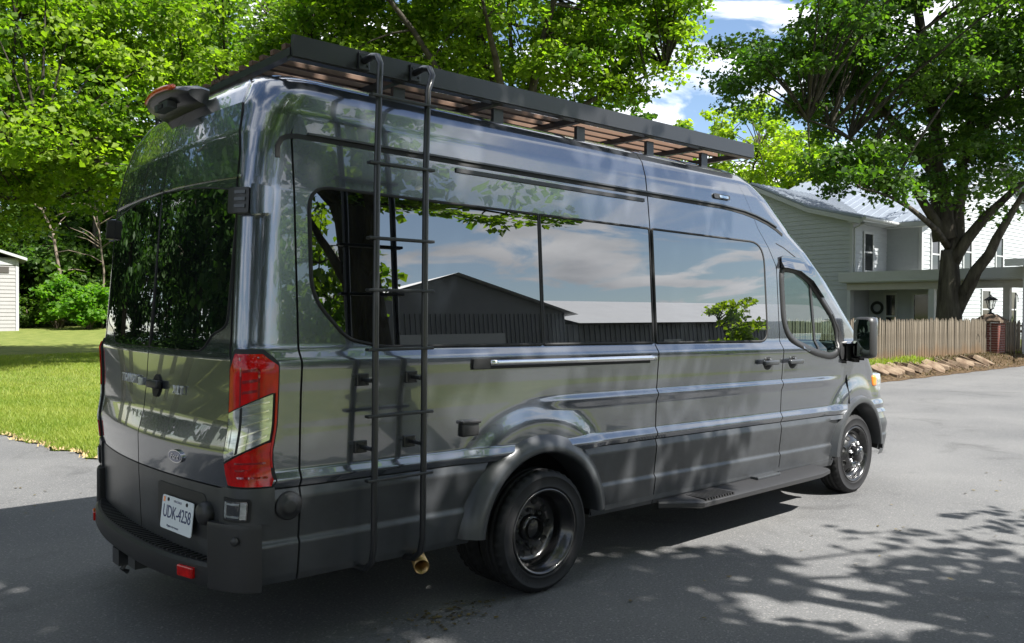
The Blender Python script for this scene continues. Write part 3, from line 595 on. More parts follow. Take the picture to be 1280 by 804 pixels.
# pale dead trunks and branches in the wood edge
def snag(pts, rad, dep, label, seed):
    rnd = random.Random(seed); P = [ray_pt(a, b, dep) for a, b in pts]; B = P[0]; t = thing('dead_tree', label, 'dead tree', B[:], 0, 'bare trunks in the wood edge')
    m = MB().tube([p-B for p in P], [rad*(1-.6*i/(len(P)-1)) for i in range(len(P))], 7); m.build('trunk', 'bark_pale', t, True)
    m = MB()
    for i in range(14):
        k = rnd.randrange(1, len(P)-1); s = P[k].lerp(P[k+1], rnd.random()); e = s+Vector((rnd.uniform(-1.5, 1.5), rnd.uniform(-.8, .4), rnd.uniform(-.2, 1.4))); m.tube([s-B, s.lerp(e, .5)-B+Vector((0, 0, .12)), e-B], [.03, .02, .007], 5)
    m.build('branches', 'bark_pale', t, True)
snag([(78, 410), (76, 350), (66, 290), (52, 262), (20, 235)], .09, 40.5, 'leaning bare pale trunk in the wood edge', 1)
0 and snag([(97, 410), (95, 360), (92, 320), (90, 270)], .07, 40, 'thin upright bare stem beside the bright bush', 2)
snag([(128, 410), (130, 340), (124, 290), (112, 255)], .06, 40, 'branching grey dead stem nearest the van', 3)
0 and snag([(25, 345), (45, 330), (60, 318), (30, 300)], .05, 39.5, 'crooked bare branch above the shed corner', 4)

# ------------------------------------------------------------------ picket fence, pillar, stones
fence = thing('picket_fence', 'weathered wooden picket fence between the van and the brick pillar', 'fence', (9, 5.1, .25))
bm_ = [(-.04, 0, 0), (.04, 0, 0), (.04, 0, 1.06), (0, 0, 1.15), (-.04, 0, 1.06)]
pk = pymesh('picket', [(x, y-.011, z) for x, y, z in bm_]+[(x, y+.011, z) for x, y, z in bm_], [(0, 1, 2, 3, 4), (9, 8, 7, 6, 5)]+[(i, i+5, (i+1) % 5+5, (i+1) % 5) for i in range(5)]); pk.materials.append(MATS['picket'])
def pickets(par, p0, p1, sp):
    p0, p1 = Vector(p0), Vector(p1); n = int((p1-p0).length/sp); a = math.atan2(p1.y-p0.y, p1.x-p0.x)
    for i in range(n+1):
        o = link('picket', pk, None, par); q = p0.lerp(p1, i/n); o.location = (q.x+random.uniform(-.006, .006), q.y, q.z+random.uniform(-.02, .02)); o.rotation_euler = (random.uniform(-.01, .01), random.uniform(-.02, .02), a); o.scale = (random.uniform(.92, 1.06), 1, random.uniform(.97, 1.03))
    d = (p1-p0).normalized(); nn = Vector((-d.y, d.x, 0))*.035
    for h in (.28, .82):
        m = MB(); A, Bq = p0+nn+Vector((0, 0, h)), p1+nn+Vector((0, 0, h)); w_ = Vector((0, 0, .04)); t_ = nn.normalized()*.02
        m.add([A-w_-t_, A-w_+t_, A+w_+t_, A+w_-t_, Bq-w_-t_, Bq-w_+t_, Bq+w_+t_, Bq+w_-t_], [(0, 1, 2, 3), (7, 6, 5, 4), (0, 4, 5, 1), (1, 5, 6, 2), (2, 6, 7, 3), (3, 7, 4, 0)]); m.build('rail', 'picket', par)
    for i in range(int((p1-p0).length/2.2)+1):
        q = p0+d*2.2*i+nn*2.2; MB().box(q.x-.05, q.x+.05, q.y-.05, q.y+.05, q.z-.2, q.z+1.0).build('post', 'picket', par)
pickets(fence, (0, 0, 0), (15.6, .1, -.03), .108)
fence2 = thing('picket_fence', 'weathered picket fence right of the brick pillar', 'fence', (25.45, 5.1, .15)); pickets(fence2, (0, 0, 0), (5.5, -1.6, -.05), .108)
pil = thing('brick_pillar', 'square red brick pillar with mossy cap and lantern', 'pillar', (25.0, 5.2, .05)); S_ = .31
MB().box(-S_+.012, S_-.012, -S_+.012, S_-.012, -.2, 1.18).build('mortar_core', 'mortar', pil)
bkm = MB().bbox(-.096, .096, -.05, .05, 0, .062, .004); bk = pymesh('brick', bkm.V, bkm.F); bk.materials.append(MATS['brick'])
for c in range(16):
    for s in range(4):
        for k in range(3):
            t = -S_+.105+k*.207+(.0 if (c+s) % 2 else .0); off = S_-.05+.002
            if (c+s) % 2: t = -S_+.105+k*.207
            else: t = S_-.105-k*.207
            x, y, a = [(t, -off, 0), (off, t, R(90)), (t, off, 0), (-off, t, R(90))][s]
            if (c % 2 == 0) == (s % 2 == 0) and k in (0, 2): pass
            o = link('brick', bk, None, pil); o.location = (x*(1 if (c % 2) else .985)+(.03 if c % 2 and s % 2 == 0 and k == 1 else 0), y+(.03 if c % 2 and s % 2 == 1 and k == 1 else 0), .02+c*.073); o.rotation_euler = (0, 0, a+random.uniform(-.01, .01)); o.scale = (.95 if k != 1 else 1, 1, 1)
MB().add([(-.38, -.38, 1.19), (.38, -.38, 1.19), (.38, .38, 1.19), (-.38, .38, 1.19), (-.38, -.38, 1.25), (.38, -.38, 1.25), (.38, .38, 1.25), (-.38, .38, 1.25), (-.14, -.14, 1.45), (.14, -.14, 1.45), (.14, .14, 1.45), (-.14, .14, 1.45)], [(3, 2, 1, 0), (0, 1, 5, 4), (1, 2, 6, 5), (2, 3, 7, 6), (3, 0, 4, 7), (4, 5, 9, 8), (5, 6, 10, 9), (6, 7, 11, 10), (7, 4, 8, 11), (8, 9, 10, 11)]).build('cap', 'cap_stone', pil)
lan = thing('lantern', 'black four-sided lantern standing on the brick pillar', 'lantern', (25.0, 5.2, 1.5))
MB().lathe([(.0, 0), (.10, 0), (.10, .02), (.03, .05), (.025, .13), (.07, .15), (.07, .17), (0, .17)], 12).build('base', 'iron', lan, True)
m = MB()
for a in range(4):
    ca, sa = math.cos(a*math.pi/2+.785), math.sin(a*math.pi/2+.785); m.tube([(.08*ca, .08*sa, .17), (.15*ca, .15*sa, .42)], .011, 5)
m.lathe([(.20, .42), (.21, .44), (.06, .54), (.02, .56), (.015, .60), (0, .61)], 4, Matrix.Rotation(.0, 4, 'Z')); m.build('frame', 'iron', lan)
MB().lathe([(.075, .17), (.14, .42)], 4).build('glass', 'lantern_glass', lan)
# flat stones on the bank below the fence
ORD = ['first', 'second', 'third', 'fourth', 'fifth', 'sixth', 'seventh', 'eighth', 'ninth', 'tenth', 'eleventh', 'twelfth', 'thirteenth', 'fourteenth', 'fifteenth', 'sixteenth', 'seventeenth', 'eighteenth']
V = []; F = []
for i in range(60):
    x = 6+i*.34
    for y, z in ((4.0, .006), (4.25, .10), (4.6, .26), (5.15, .335)): V.append((x, y+.04*math.sin(x*5), z+.02*math.sin(x*9+y*5) if z > .01 else z))
for i in range(59):
    for j in range(3): F.append((i*4+j, (i+1)*4+j, (i+1)*4+j+1, i*4+j+1))
tag(link('soil_bank', pymesh('soil_bank', V, F, True), 'soil'), kind='structure')
x = 15.8
for i in range(18):
    ln = random.uniform(.42, .75); wd = random.uniform(.26, .55); bm = bmesh.new(); k = 9; vs = []
    for j in range(k):
        a = 2*math.pi*j/k; rr = random.uniform(.68, 1.08); vs.append((math.copysign(abs(math.cos(a))**.6, math.cos(a))*wd*.5*rr, math.copysign(abs(math.sin(a))**.6, math.sin(a))*ln*.5*rr))
    top = [bm.verts.new((a, b, .05+random.uniform(-.008, .008))) for a, b in vs]; bot = [bm.verts.new((a*1.03, b*1.03, -.05)) for a, b in vs]; bm.faces.new(top); bm.faces.new(bot[::-1])
    for j in range(k): bm.faces.new((top[j-1], bot[j-1], bot[j], top[j]))
    bmesh.ops.bevel(bm, geom=[e for e in bm.edges if all(v in top for v in e.verts)], offset=.012, segments=1, affect='EDGES')
    me = bpy.data.meshes.new('edging_stone'); bm.to_mesh(me); bm.free()
    o = link('edging_stone', me, 'stone'); o.location = (x, 4.45+random.uniform(-.09, .06), .20); o.rotation_euler = (R(random.uniform(12, 30)), random.uniform(-.28, .1), R(random.uniform(5, 60)))
    tag(o, f'flat tan edging stone below the fence, {ORD[i]} from the van', 'stone', 'flat stones along the fence bank'); x += wd*.8+random.uniform(-.02, .1)
hk = MB().tube([(0, 0, -.2), (0, 0, 1.5), (.03, 0, 1.8), (.14, 0, 1.95), (.27, 0, 1.88), (.30, 0, 1.72)], .012, 6).tube([(0, 0, 1.1), (-.2, 0, 1.3), (-.28, 0, 1.2)], .009, 6)
hkp = ray_pt(1268, 395, 24.5); tag(hk.build('shepherd_hook', 'iron', None, True, (hkp.x, hkp.y, .15)), 'thin black iron shepherd hook right of the pillar lantern', 'garden hook')

# small debris on the asphalt
n = 420; xx = np.concatenate([rng.normal(-.62, .16, 120), rng.uniform(-3, 6, 180), rng.uniform(-2.5, 3, 120)]); yy = np.concatenate([rng.normal(-1.02, .07, 120), rng.uniform(-5, -1.3, 180), rng.uniform(2.2, 5, 120)])
a = rng.uniform(0, 6.28, n); s = np.concatenate([rng.uniform(.006, .02, 120), rng.uniform(.006, .022, 300)]); V = np.empty((n, 4, 3))
for k, q in enumerate((0, 1.4, 3.14, 4.9)): V[:, k, 0] = xx+np.cos(a+q)*s*(1 if k % 2 == 0 else .6); V[:, k, 1] = yy+np.sin(a+q)*s*(1 if k % 2 == 0 else .6); V[:, k, 2] = .004+rng.uniform(0, .008, n)
F = np.arange(n*4).reshape(-1, 4); F = np.concatenate([F[:, [0, 1, 2]], F[:, [0, 2, 3]]])
tag(link('leaf_litter', npmesh('leaf_litter', V.reshape(-1, 3), F, np.repeat(rng.random(n), 4)), 'litter'), 'crumbs of dry leaf and bark scattered on the asphalt', 'litter', kind='stuff')

n = 5200; xx = rng.uniform(12, 30, n); yy = 4.05+rng.beta(1.2, .9, n)*1.05; zz_ = np.interp(yy, [4.0, 4.25, 4.6, 5.15], [.0, .09, .25, .33])
blades(np.column_stack([xx, yy, zz_]), .07, .012, 0, 1, 'bank_litter', 'litter', 'dry stalks and leaf litter on the bank below the fence', 'litter')
n = 2200; xx = np.concatenate([rng.normal(c_, .35, 220) for c_ in rng.uniform(13, 30, 10)]); yy = rng.uniform(4.5, 5.2, n); zz_ = np.interp(yy, [4.0, 4.25, 4.6, 5.15], [.0, .09, .25, .33])
blades(np.column_stack([xx, yy, zz_]), .12, .012, 0, 1, 'bank_grass', 'grass', 'tufts of grass and weeds at the foot of the fence', 'grass')

# ------------------------------------------------------------------ the van
van = thing('passenger_van', 'dark grey high-roof passenger van with roof rack and side ladder', 'van')
W_V = [.33, .36, .47, .50, .52, .70, .742, .748, .775, .785, .818, 1.00, 1.15, 1.27, 1.292, 1.335, 1.35, 2.04, 2.27, 2.40, 2.50, 2.56, 2.60, 2.63, 2.65, 2.66]
W_Y = [.985, .996, 1.011, 1.014, 1.002, 1.024, 1.012, 1.016, 1.031, 1.031, 1.013, 1.019, 1.026, 1.037, 1.035, 1.008, 1.002, .962, .938, .921, .891, .846, .775, .665, .50, .30]
RV = [.33, .70, .90, 1.01, 1.03, 1.15, 1.30, 1.36, 1.6, 2.07, 2.3, 2.45, 2.55, 2.6, 2.63, 2.65, 2.66]; RX = [-1.765, -1.782, -1.786, -1.759, -1.756, -1.744, -1.735, -1.718, -1.70, -1.665, -1.635, -1.59, -1.53, -1.48, -1.42, -1.34, -1.2]
def Rx(v): return lerp(v, RV, RX)
def Rk(v): return lerp(v, [.33, .75, 1.3, 2.07, 2.6], [.07, .085, .038, .035, .05])
def xs_(v): return lerp(v, [.33, .6, .9, 1.1, 1.25, 1.58, 1.82, 2.04, 2.175, 2.42, 2.59, 2.63, 2.66], [4.15, 4.2, 4.08, 3.97, 3.85, 3.40, 3.12, 2.80, 2.55, 2.26, 2.05, 1.9, 1.5])
def Fx(v): return lerp(v, [.33, .6, .9, 1.05, 1.2, 1.3, 1.58, 2.4, 2.56, 2.63, 2.66], [4.72, 4.77, 4.70, 4.50, 4.28, 4.12, 3.85, 2.85, 2.55, 2.2, 1.8])
def zsh(x, v): return v-.013*x
RWX, RWZ, FWX, FWZ = 0.0, .335, 3.75, .335
def halfw(x, v):
    y = lerp(v, W_V, W_Y)
    c = sst(-.15, .35, x)*(1-sst(3.0, 3.5, x))*.016           # body crease in front of the rear wheel
    if c > 0: y += c*lerp(v, [.98, 1.02, 1.034, 1.062, 1.12], [0, .9, 1, -.15, 0])
    r = math.hypot(x-RWX, v-RWZ-.02)                           # arch bulges
    if r < .72 and v > .745: y += .030*(1-sst(.56, .70, r))
    r = math.hypot(x-FWX, v-.37)
    if r < .72 and v > .70: y += .028*(1-sst(.55, .70, r))
    if x > 2.9: y -= .085*((x-2.9)/1.2)**2*(lerp(v, [.6, .78], [.35, 1]) if v < 1.3 else .6)
    if x < -1.2: y -= .006*((-1.2-x)/.35)**2
    return y
def CA(v): return lerp(v, [.3, 2.2, 2.66], [.145, .15, .24])
def CB(v): return lerp(v, [.3, 2.2, 2.5, 2.66], [.125, .13, .2, .2])
def rearx(y, v): return Rx(v)+Rk(v)*(y/.9)**2
def m_side(sg=-1):
    def f(x, v, off=0): return Vector((x, sg*(halfw(x, v)+off), zsh(x, v)))
    return f
def m_rear(y, v, off=0): x = rearx(y, v)-off; return Vector((x, y, zsh(x, v)))
def m_corner(s, v, off=0, sg=-1):
    """s 0..1 from rear face round to the side; <0 on the rear, >1 on the side (metres/.145)"""
    b, a = CB(v), CA(v); yb = lerp(v, W_V, W_Y)-b; xr = rearx(yb, v)
    if s <= 0: y = yb+s*b; return Vector((rearx(y, v)-off, sg*y, zsh(xr, v)))
    if s >= 1:
        x = xr+a+(s-1)*.145; return Vector((x, sg*(halfw(x, v)+off), zsh(x, v)))
    th = s*math.pi/2; ex = 2/2.3; wj = halfw(xr+a, v)-yb
    nx, ny = -math.cos(th)**ex, math.sin(th)**ex; x = xr+a*(1-math.cos(th)**ex); y = yb+wj*math.sin(th)**ex; l = math.hypot(nx, ny)
    return Vector((x+nx/l*off, sg*(y+ny/l*off), zsh(x, v)))
# grid columns
cols = [('r', 0, 1), ('r', .006, 0)]+[('r', .05+.945*i/13, 0) for i in range(14)]+[('r', .9999, 1)]
cols += [('c', t, 0) for t in (.06, .14, .24, .34, .44, .54, .64, .74, .84, .93)]
SX = list(np.arange(-1.5, 2.0, .045)); SX = [x for x in SX if min(abs(x+1.43), abs(x-1.02)) > .02]
side = [(x, 0) for x in SX]
for s in (-1.43, 1.02): side += [(s-.005, 0), (s, 1), (s+.005, 0)]
side += [(2.0+.04*i, 0) for i in range(11)]+[(2.485, 0), (2.49, 1), (2.495, 0)]+[(2.53+.025*i, 0) for i in range(56)]
side.sort()
cols += [('s', x, g_) for x, g_ in side]+[('f', t, 0) for t in [.0+i/26 for i in range(27)]]
rows = sorted(set([round(v, 4) for v in W_V+list(np.arange(.33, 1.42, .02))+list(np.arange(1.42, 2.2, .028))+list(np.arange(2.2, 2.62, .025))+[.741, .745, .749, .98, 1.02, 1.034, 1.062, 2.262, 2.275, 2.288, 2.645, 2.655]]))
rows = [v for i, v in enumerate(rows) if i == 0 or v-rows[i-1] > .0015 or v in (.745,)]
def colpos(c, v, sg):
    k, t, g_ = c; gi = .014 if g_ else 0
    if abs(v-.745) < 1e-6: gi = max(gi, .014)
    W = lerp(v, W_V, W_Y); yb = W-CB(v)
    if k == 'r': y = t*yb; x = rearx(y, v)+gi; return (x, sg*y, zsh(x, v))
    if k == 'c': p = m_corner(t, v, -gi, sg); return p[:]
    if k == 's':
        xs = xs_(v); x0 = rearx(yb, v)+CA(v)
        if t <= 2.0: x = max(t, x0+(t+1.56)*.02) if t < -1.3 else t
        else:
            q = min(2.6, 2.0+(max(xs, 2.0)-2.0)*.6); x = lerp(t, [2.0, 2.6, 3.905], [2.0, q, max(xs, 2.02)])
        if xs < 2.0: x = x0+(x-x0)*(xs-x0)/(2.02-x0)
        if -1.6 < t < -1.2: x += .0
        return (x, sg*(halfw(x, v)-gi), zsh(x, v))
    xs, F_ = xs_(v), Fx(v); th = t*math.pi/2; e = 2/2.5
    x = xs+(F_-xs)*math.sin(th)**e; y = halfw(xs, v)*math.cos(th)**e if t < 1 else 0; return (x, sg*(y-gi*0), zsh(x, v))
DW = [(2.562, 1.90), (2.77, 1.895), (2.95, 1.83), (3.12, 1.70), (3.33, 1.53), (3.385, 1.40), (3.37, 1.28), (3.30, 1.235), (3.19, 1.222), (2.947, 1.258), (2.70, 1.34), (2.597, 1.409), (2.556, 1.52), (2.552, 1.80)]
DWR = round_poly(DW, .06, 3)
bodyparts = {}
def put(key, P):
    d = bodyparts.setdefault(key, ([], [], {})); idx = []
    for p in P:
        q = (round(p[0], 5), round(p[1], 5), round(p[2], 5))
        if q not in d[2]: d[2][q] = len(d[0]); d[0].append(q)
        idx.append(d[2][q])
    if len(set(idx)) >= 3:
        u = []; [u.append(i) for i in idx if i not in u]; d[1].append(u)
for sg in (-1, 1):
    G = [[colpos(c, v, sg) for v in rows] for c in cols]
    for i in range(len(cols)-1):
        ka, kb = cols[i], cols[i+1]
        for j in range(len(rows)-1):
            v = (rows[j]+rows[j+1])/2; P = [G[i][j], G[i+1][j], G[i+1][j+1], G[i][j+1]]
            if ka[0] == 's' and kb[0] == 'f': continue
            if sg > 0: P = P[::-1]
            xm = sum(p[0] for p in P)/4
            if math.hypot(xm-RWX, v-RWZ) < .455 or math.hypot(xm-FWX, zsh(xm, v)-.335) < .442:
                if kb[0] in 'sf': continue
            groove = ka[2] or kb[2]; hg = .741 <= v <= .749
            S = 'R' if sg < 0 else 'L'
            if ka[0] == 'r' and kb[0] in 'r':
                if .40 < v < 2.44: key = ('gap', 0) if groove or hg else (('rear_trim', S) if v < .745 else ('rear_door', S))
                else: key = ('body', 0)
            elif ka[0] in 'rc': key = ('gap', 0) if (ka[2] and ka[0] == 'r' and .4 < v < 2.44) else ('body', 0) if v > .745 else ('cladding', S+'q')
            elif kb[0] == 'f' and ka[0] == 'f':
                t = (ka[1]+kb[1])/2; key = ('windshield', 0) if 1.33 < v < 2.32 and t > .16 else ('front_trim', 0) if v < .66 else ('body', 0)
            else:
                x = (ka[1]+kb[1])/2
                if inpoly(xm, v, DWR): continue
                if (groove and ((x < -1 and .76 < v < 2.6 and sg < 0) or (0 < x < 2 and .4 < v < 2.6 and sg < 0) or (x > 2 and .4 < v < 2.1))) or (hg and x < 3.6): key = ('gap', 0)
                elif v < .745: key = ('cladding', S+('q' if x < 1.02 else 's' if x < 2.49 else 'f')) if x < 3.6 else ('front_trim', 0)
                elif 1.02 < x < 2.49 and v < 2.27 and sg < 0: key = ('sliding_door', 0)
                elif 2.49 < x < 3.6 and xm < 3.53 and v < 2.05: key = ('front_door', S)
                else: key = ('body', 0)
            put(key, P)
def mkpart(key, name, m, parent):
    d = bodyparts[key]; o = link(name, pymesh(name, d[0], d[1], True), m, parent); autosmooth(o, 50); return o
mkpart(('body', 0), 'body_shell', 'paint', van); mkpart(('gap', 0), 'panel_gap', 'rubber_gap', van)
fdoor = mkpart(('front_door', 'R'), 'front_door', 'paint', van); fdoorL = mkpart(('front_door', 'L'), 'front_door', 'paint', van)
sdoor = mkpart(('sliding_door', 0), 'sliding_door', 'paint', van)
rdoor = {S: mkpart(('rear_door', S), 'rear_door', 'paint', van) for S in 'RL'}
for S in 'RL': mkpart(('rear_trim', S), 'lower_trim', 'satin', rdoor[S])
for k_, par in (('Rq', van), ('Rs', sdoor), ('Rf', fdoor), ('Lq', van), ('Ls', van), ('Lf', fdoorL)):
    if ('cladding', k_) in bodyparts: mkpart(('cladding', k_), 'side_cladding', 'satin', par)
mkpart(('windshield', 0), 'windshield', 'cab_glass', van); mkpart(('front_trim', 0), 'front_bumper', 'satin', van)
m = MB().box(-1.62, 4.5, -.54, .54, .36, .52).box(.56, 3.25, -.95, .95, .36, .46).box(-1.6, -.55, -.96, .96, .37, .46).box(2.3, 4.0, -.9, .9, .9, .95); m.build('underbody', 'rubber_gap', van)
# seats and dashboard glimpsed through the cab glass
for y in (-.52, .52):
    s_ = MB().bbox(2.35, 2.9, y-.24, y+.24, .95, 1.12, .05).bbox(2.28, 2.44, y-.23, y+.23, 1.1, 1.62, .05).bbox(2.29, 2.40, y-.13, y+.13, 1.66, 1.86, .04).build('front_seat', 'interior', van, True)
MB().bbox(3.15, 3.75, -.85, .85, .95, 1.28, .06).build('dashboard', 'interior', van, True)
MB().box(2.02, 2.06, -.88, .88, .5, 2.2).build('cab_partition', 'interior', van)
MB().lathe([(.19+.016*math.cos(a), .016*math.sin(a)) for a in [2*math.pi*k/6 for k in range(7)]], 24, Matrix.Translation((3.02, .5, 1.25)) @ Matrix.Rotation(R(-60), 4, 'Y')).build('steering_wheel', 'interior', van, True)
MSR, MSL = m_side(-1), m_side(1)
# --- side glass
def glazing(poly, mapf, rad, parent, name='window', edge=.014):
    pr = round_poly(poly, rad, 7); o = conform(name, pr, mapf, .004, 'glass_dark', parent, (.06, .04)); ring_on('seal', pr, edge, mapf, .0065, 'rubber_gap', o); return o
W1 = [(-1.185, 1.385), (-1.0, 1.35), (.040, 1.35), (.040, 2.07), (-1.36, 2.07), (-1.36, 1.575)]
glazing(W1, MSR, [.06, .05, .012, .012, .11, .10], van)
glazing([(.052, 1.35), (1.004, 1.35), (1.004, 2.07), (.052, 2.07)], MSR, .012, van)
glazing([(1.036, 1.35), (2.32, 1.35), (2.32, 2.07), (1.036, 2.07)], MSR, [.012, .09, .17, .012], sdoor)
for a, b in ((-1.36, .04), (.05, 1.0), (1.03, 2.32)): glazing([(a, 1.35), (b, 1.35), (b, 2.07), (a, 2.07)], MSL, .06, van)
for mp, par in ((MSR, fdoor), (MSL, fdoorL)):
    o = conform('window', DWR, mp, -.004, 'cab_glass', par, .06, 0); ring_on('seal', DWR, .055, mp, .006, 'black_plastic', o)
    conform('window_divider', [(2.995, 1.25), (3.025, 1.245), (2.985, 1.80), (2.955, 1.82)], mp, .003, 'black_plastic', o)
conform('pillar_trim', [(3.30, 1.56), (3.40, 1.47), (3.56, 1.22), (3.40, 1.19), (3.36, 1.24), (3.40, 1.42)], MSR, .010, 'black_plastic', fdoor)
# smoked rain visor above the door window
vis = [(2.54, 1.90), (2.60, 1.90), (2.78, 1.885), (2.96, 1.815), (3.12, 1.69), (3.16, 1.72), (3.0, 1.90), (2.82, 1.985), (2.60, 1.995), (2.54, 1.98)]
conform('rain_visor', vis, lambda x, v, o: MSR(x, v, .008+(o if o < 0 else o*(1 if v < 1.93 else .3))), .032, 'glass_dark', fdoor, .05, .03)
# --- gutter strip, door rail, chrome slide track
def strip(name, pts, hgt, m, parent, off=.006, mp=MSR):
    """ribbon along (x, v) points"""
    V = []; F = []
    for i, p in enumerate(pts):
        a = Vector(pts[max(0, i-1)]); b = Vector(pts[min(len(pts)-1, i+1)]); t = (b-a).normalized(); n_ = Vector((-t.y, t.x))*hgt/2
        for s, o_ in ((-1, -.012), (-1, off), (1, off), (1, -.012)): q = Vector(p)+n_*s; V.append(mp(q.x, q.y, o_))
    for i in range(len(pts)-1):
        for k in range(3): F.append((i*4+k, i*4+k+1, i*4+k+5, i*4+k+4))
    F += [(0, 1, 2, 3), tuple(range(4*len(pts)-4, 4*len(pts)))]
    o = link(name, pymesh(name, V, F), m, parent); autosmooth(o, 40); return o
gut = [(-1.50, 2.18), (-1.497, 2.23), (-1.48, 2.262), (-1.45, 2.28), (-1.40, 2.287)]+[(x, 2.288) for x in np.arange(-1.3, 1.9, .12)]+[(1.95, 2.283), (2.1, 2.272), (2.25, 2.252), (2.4, 2.222), (2.52, 2.185), (2.60, 2.15)]
strip('roof_gutter', gut, .022, 'rubber_gap', van, .003)
strip('roof_gutter', [(x, 2.305) for x in np.arange(-1.35, 1.9, .15)]+[(2.1, 2.29), (2.25, 2.27), (2.4, 2.24), (2.52, 2.205)], .010, 'satin', van, .012)
strip('door_guide_rail', [(x, 2.248) for x in np.arange(-.52, 1.0, .1)], .022, 'black_plastic', van, .008)
tr_ = strip('slide_track', [(x, 1.254) for x in np.arange(-.49, 1.01, .075)], .056, 'rubber_gap', van, .004)
MB().tube([MSR(x, 1.258, .006) for x in np.arange(-.37, .995, .05)], .0175, 10).build('track_rail', 'chrome', tr_, True)
conform('track_end_cap', round_poly([(-.485, 1.23), (-.37, 1.23), (-.37, 1.28), (-.485, 1.28)], .008, 2), MSR, .014, 'black_plastic', tr_, .05, .014)
# seam between door frame and roof at the A pillar
strip('panel_gap', [(2.50, 2.08), (2.6, 2.055), (2.72, 2.01), (2.86, 1.955)], .006, 'rubber_gap', van, .002)
strip('panel_gap', [(3.545, .76), (3.54, .9), (3.53, 1.06)], .007, 'rubber_gap', van, .002)
# --- door handles
for x, par in ((2.285, sdoor), (2.63, fdoor)):
    hb = conform('handle_recess', [(x+.055*math.cos(a), 1.188+.047*math.sin(a)) for a in [2*math.pi*k/20 for k in range(20)]], MSR, .002, 'rubber_gap', par, .05, .004)
    c = MSR(x, 1.195); MB().bbox(x-.105, x+.085, c.y-.048, c.y-.018, c.z-.017, c.z+.017, .010).bbox(x-.015, x+.015, c.y-.03, c.y+.01, c.z-.03, c.z+.03, .008).build('door_handle', 'satin', par, True)
# --- charging flap, round port, roof marker
c = MSR(-.49, .925); MB().bbox(-.545, -.435, c.y-.022, c.y+.01, c.z-.038, c.z+.038, .008).bbox(-.55, -.43, c.y-.032, c.y+.01, c.z+.026, c.z+.044, .006).build('power_inlet', 'black_plastic', van, True)
c = MSR(-1.485, .668); MB().lathe([(.062, -.01), (.062, .006), (.052, .014), (.038, .015), (.036, .022), (.020, .024), (.0, .024)], 32, Matrix.Translation((-1.485, c.y, c.z)) @ Matrix.Rotation(R(90), 4, 'X')).build('round_port', 'black_plastic', van, True)
mk = conform('marker_lamp', round_poly([(1.74, 2.345), (1.93, 2.345), (1.93, 2.378), (1.74, 2.378)], .014, 4), MSR, .012, 'black_plastic', van, .05, .014); conform('lens', round_poly([(1.80, 2.352), (1.905, 2.352), (1.905, 2.371), (1.80, 2.371)], .006, 3), MSR, .016, 'clear_lens', mk, .05, .006)
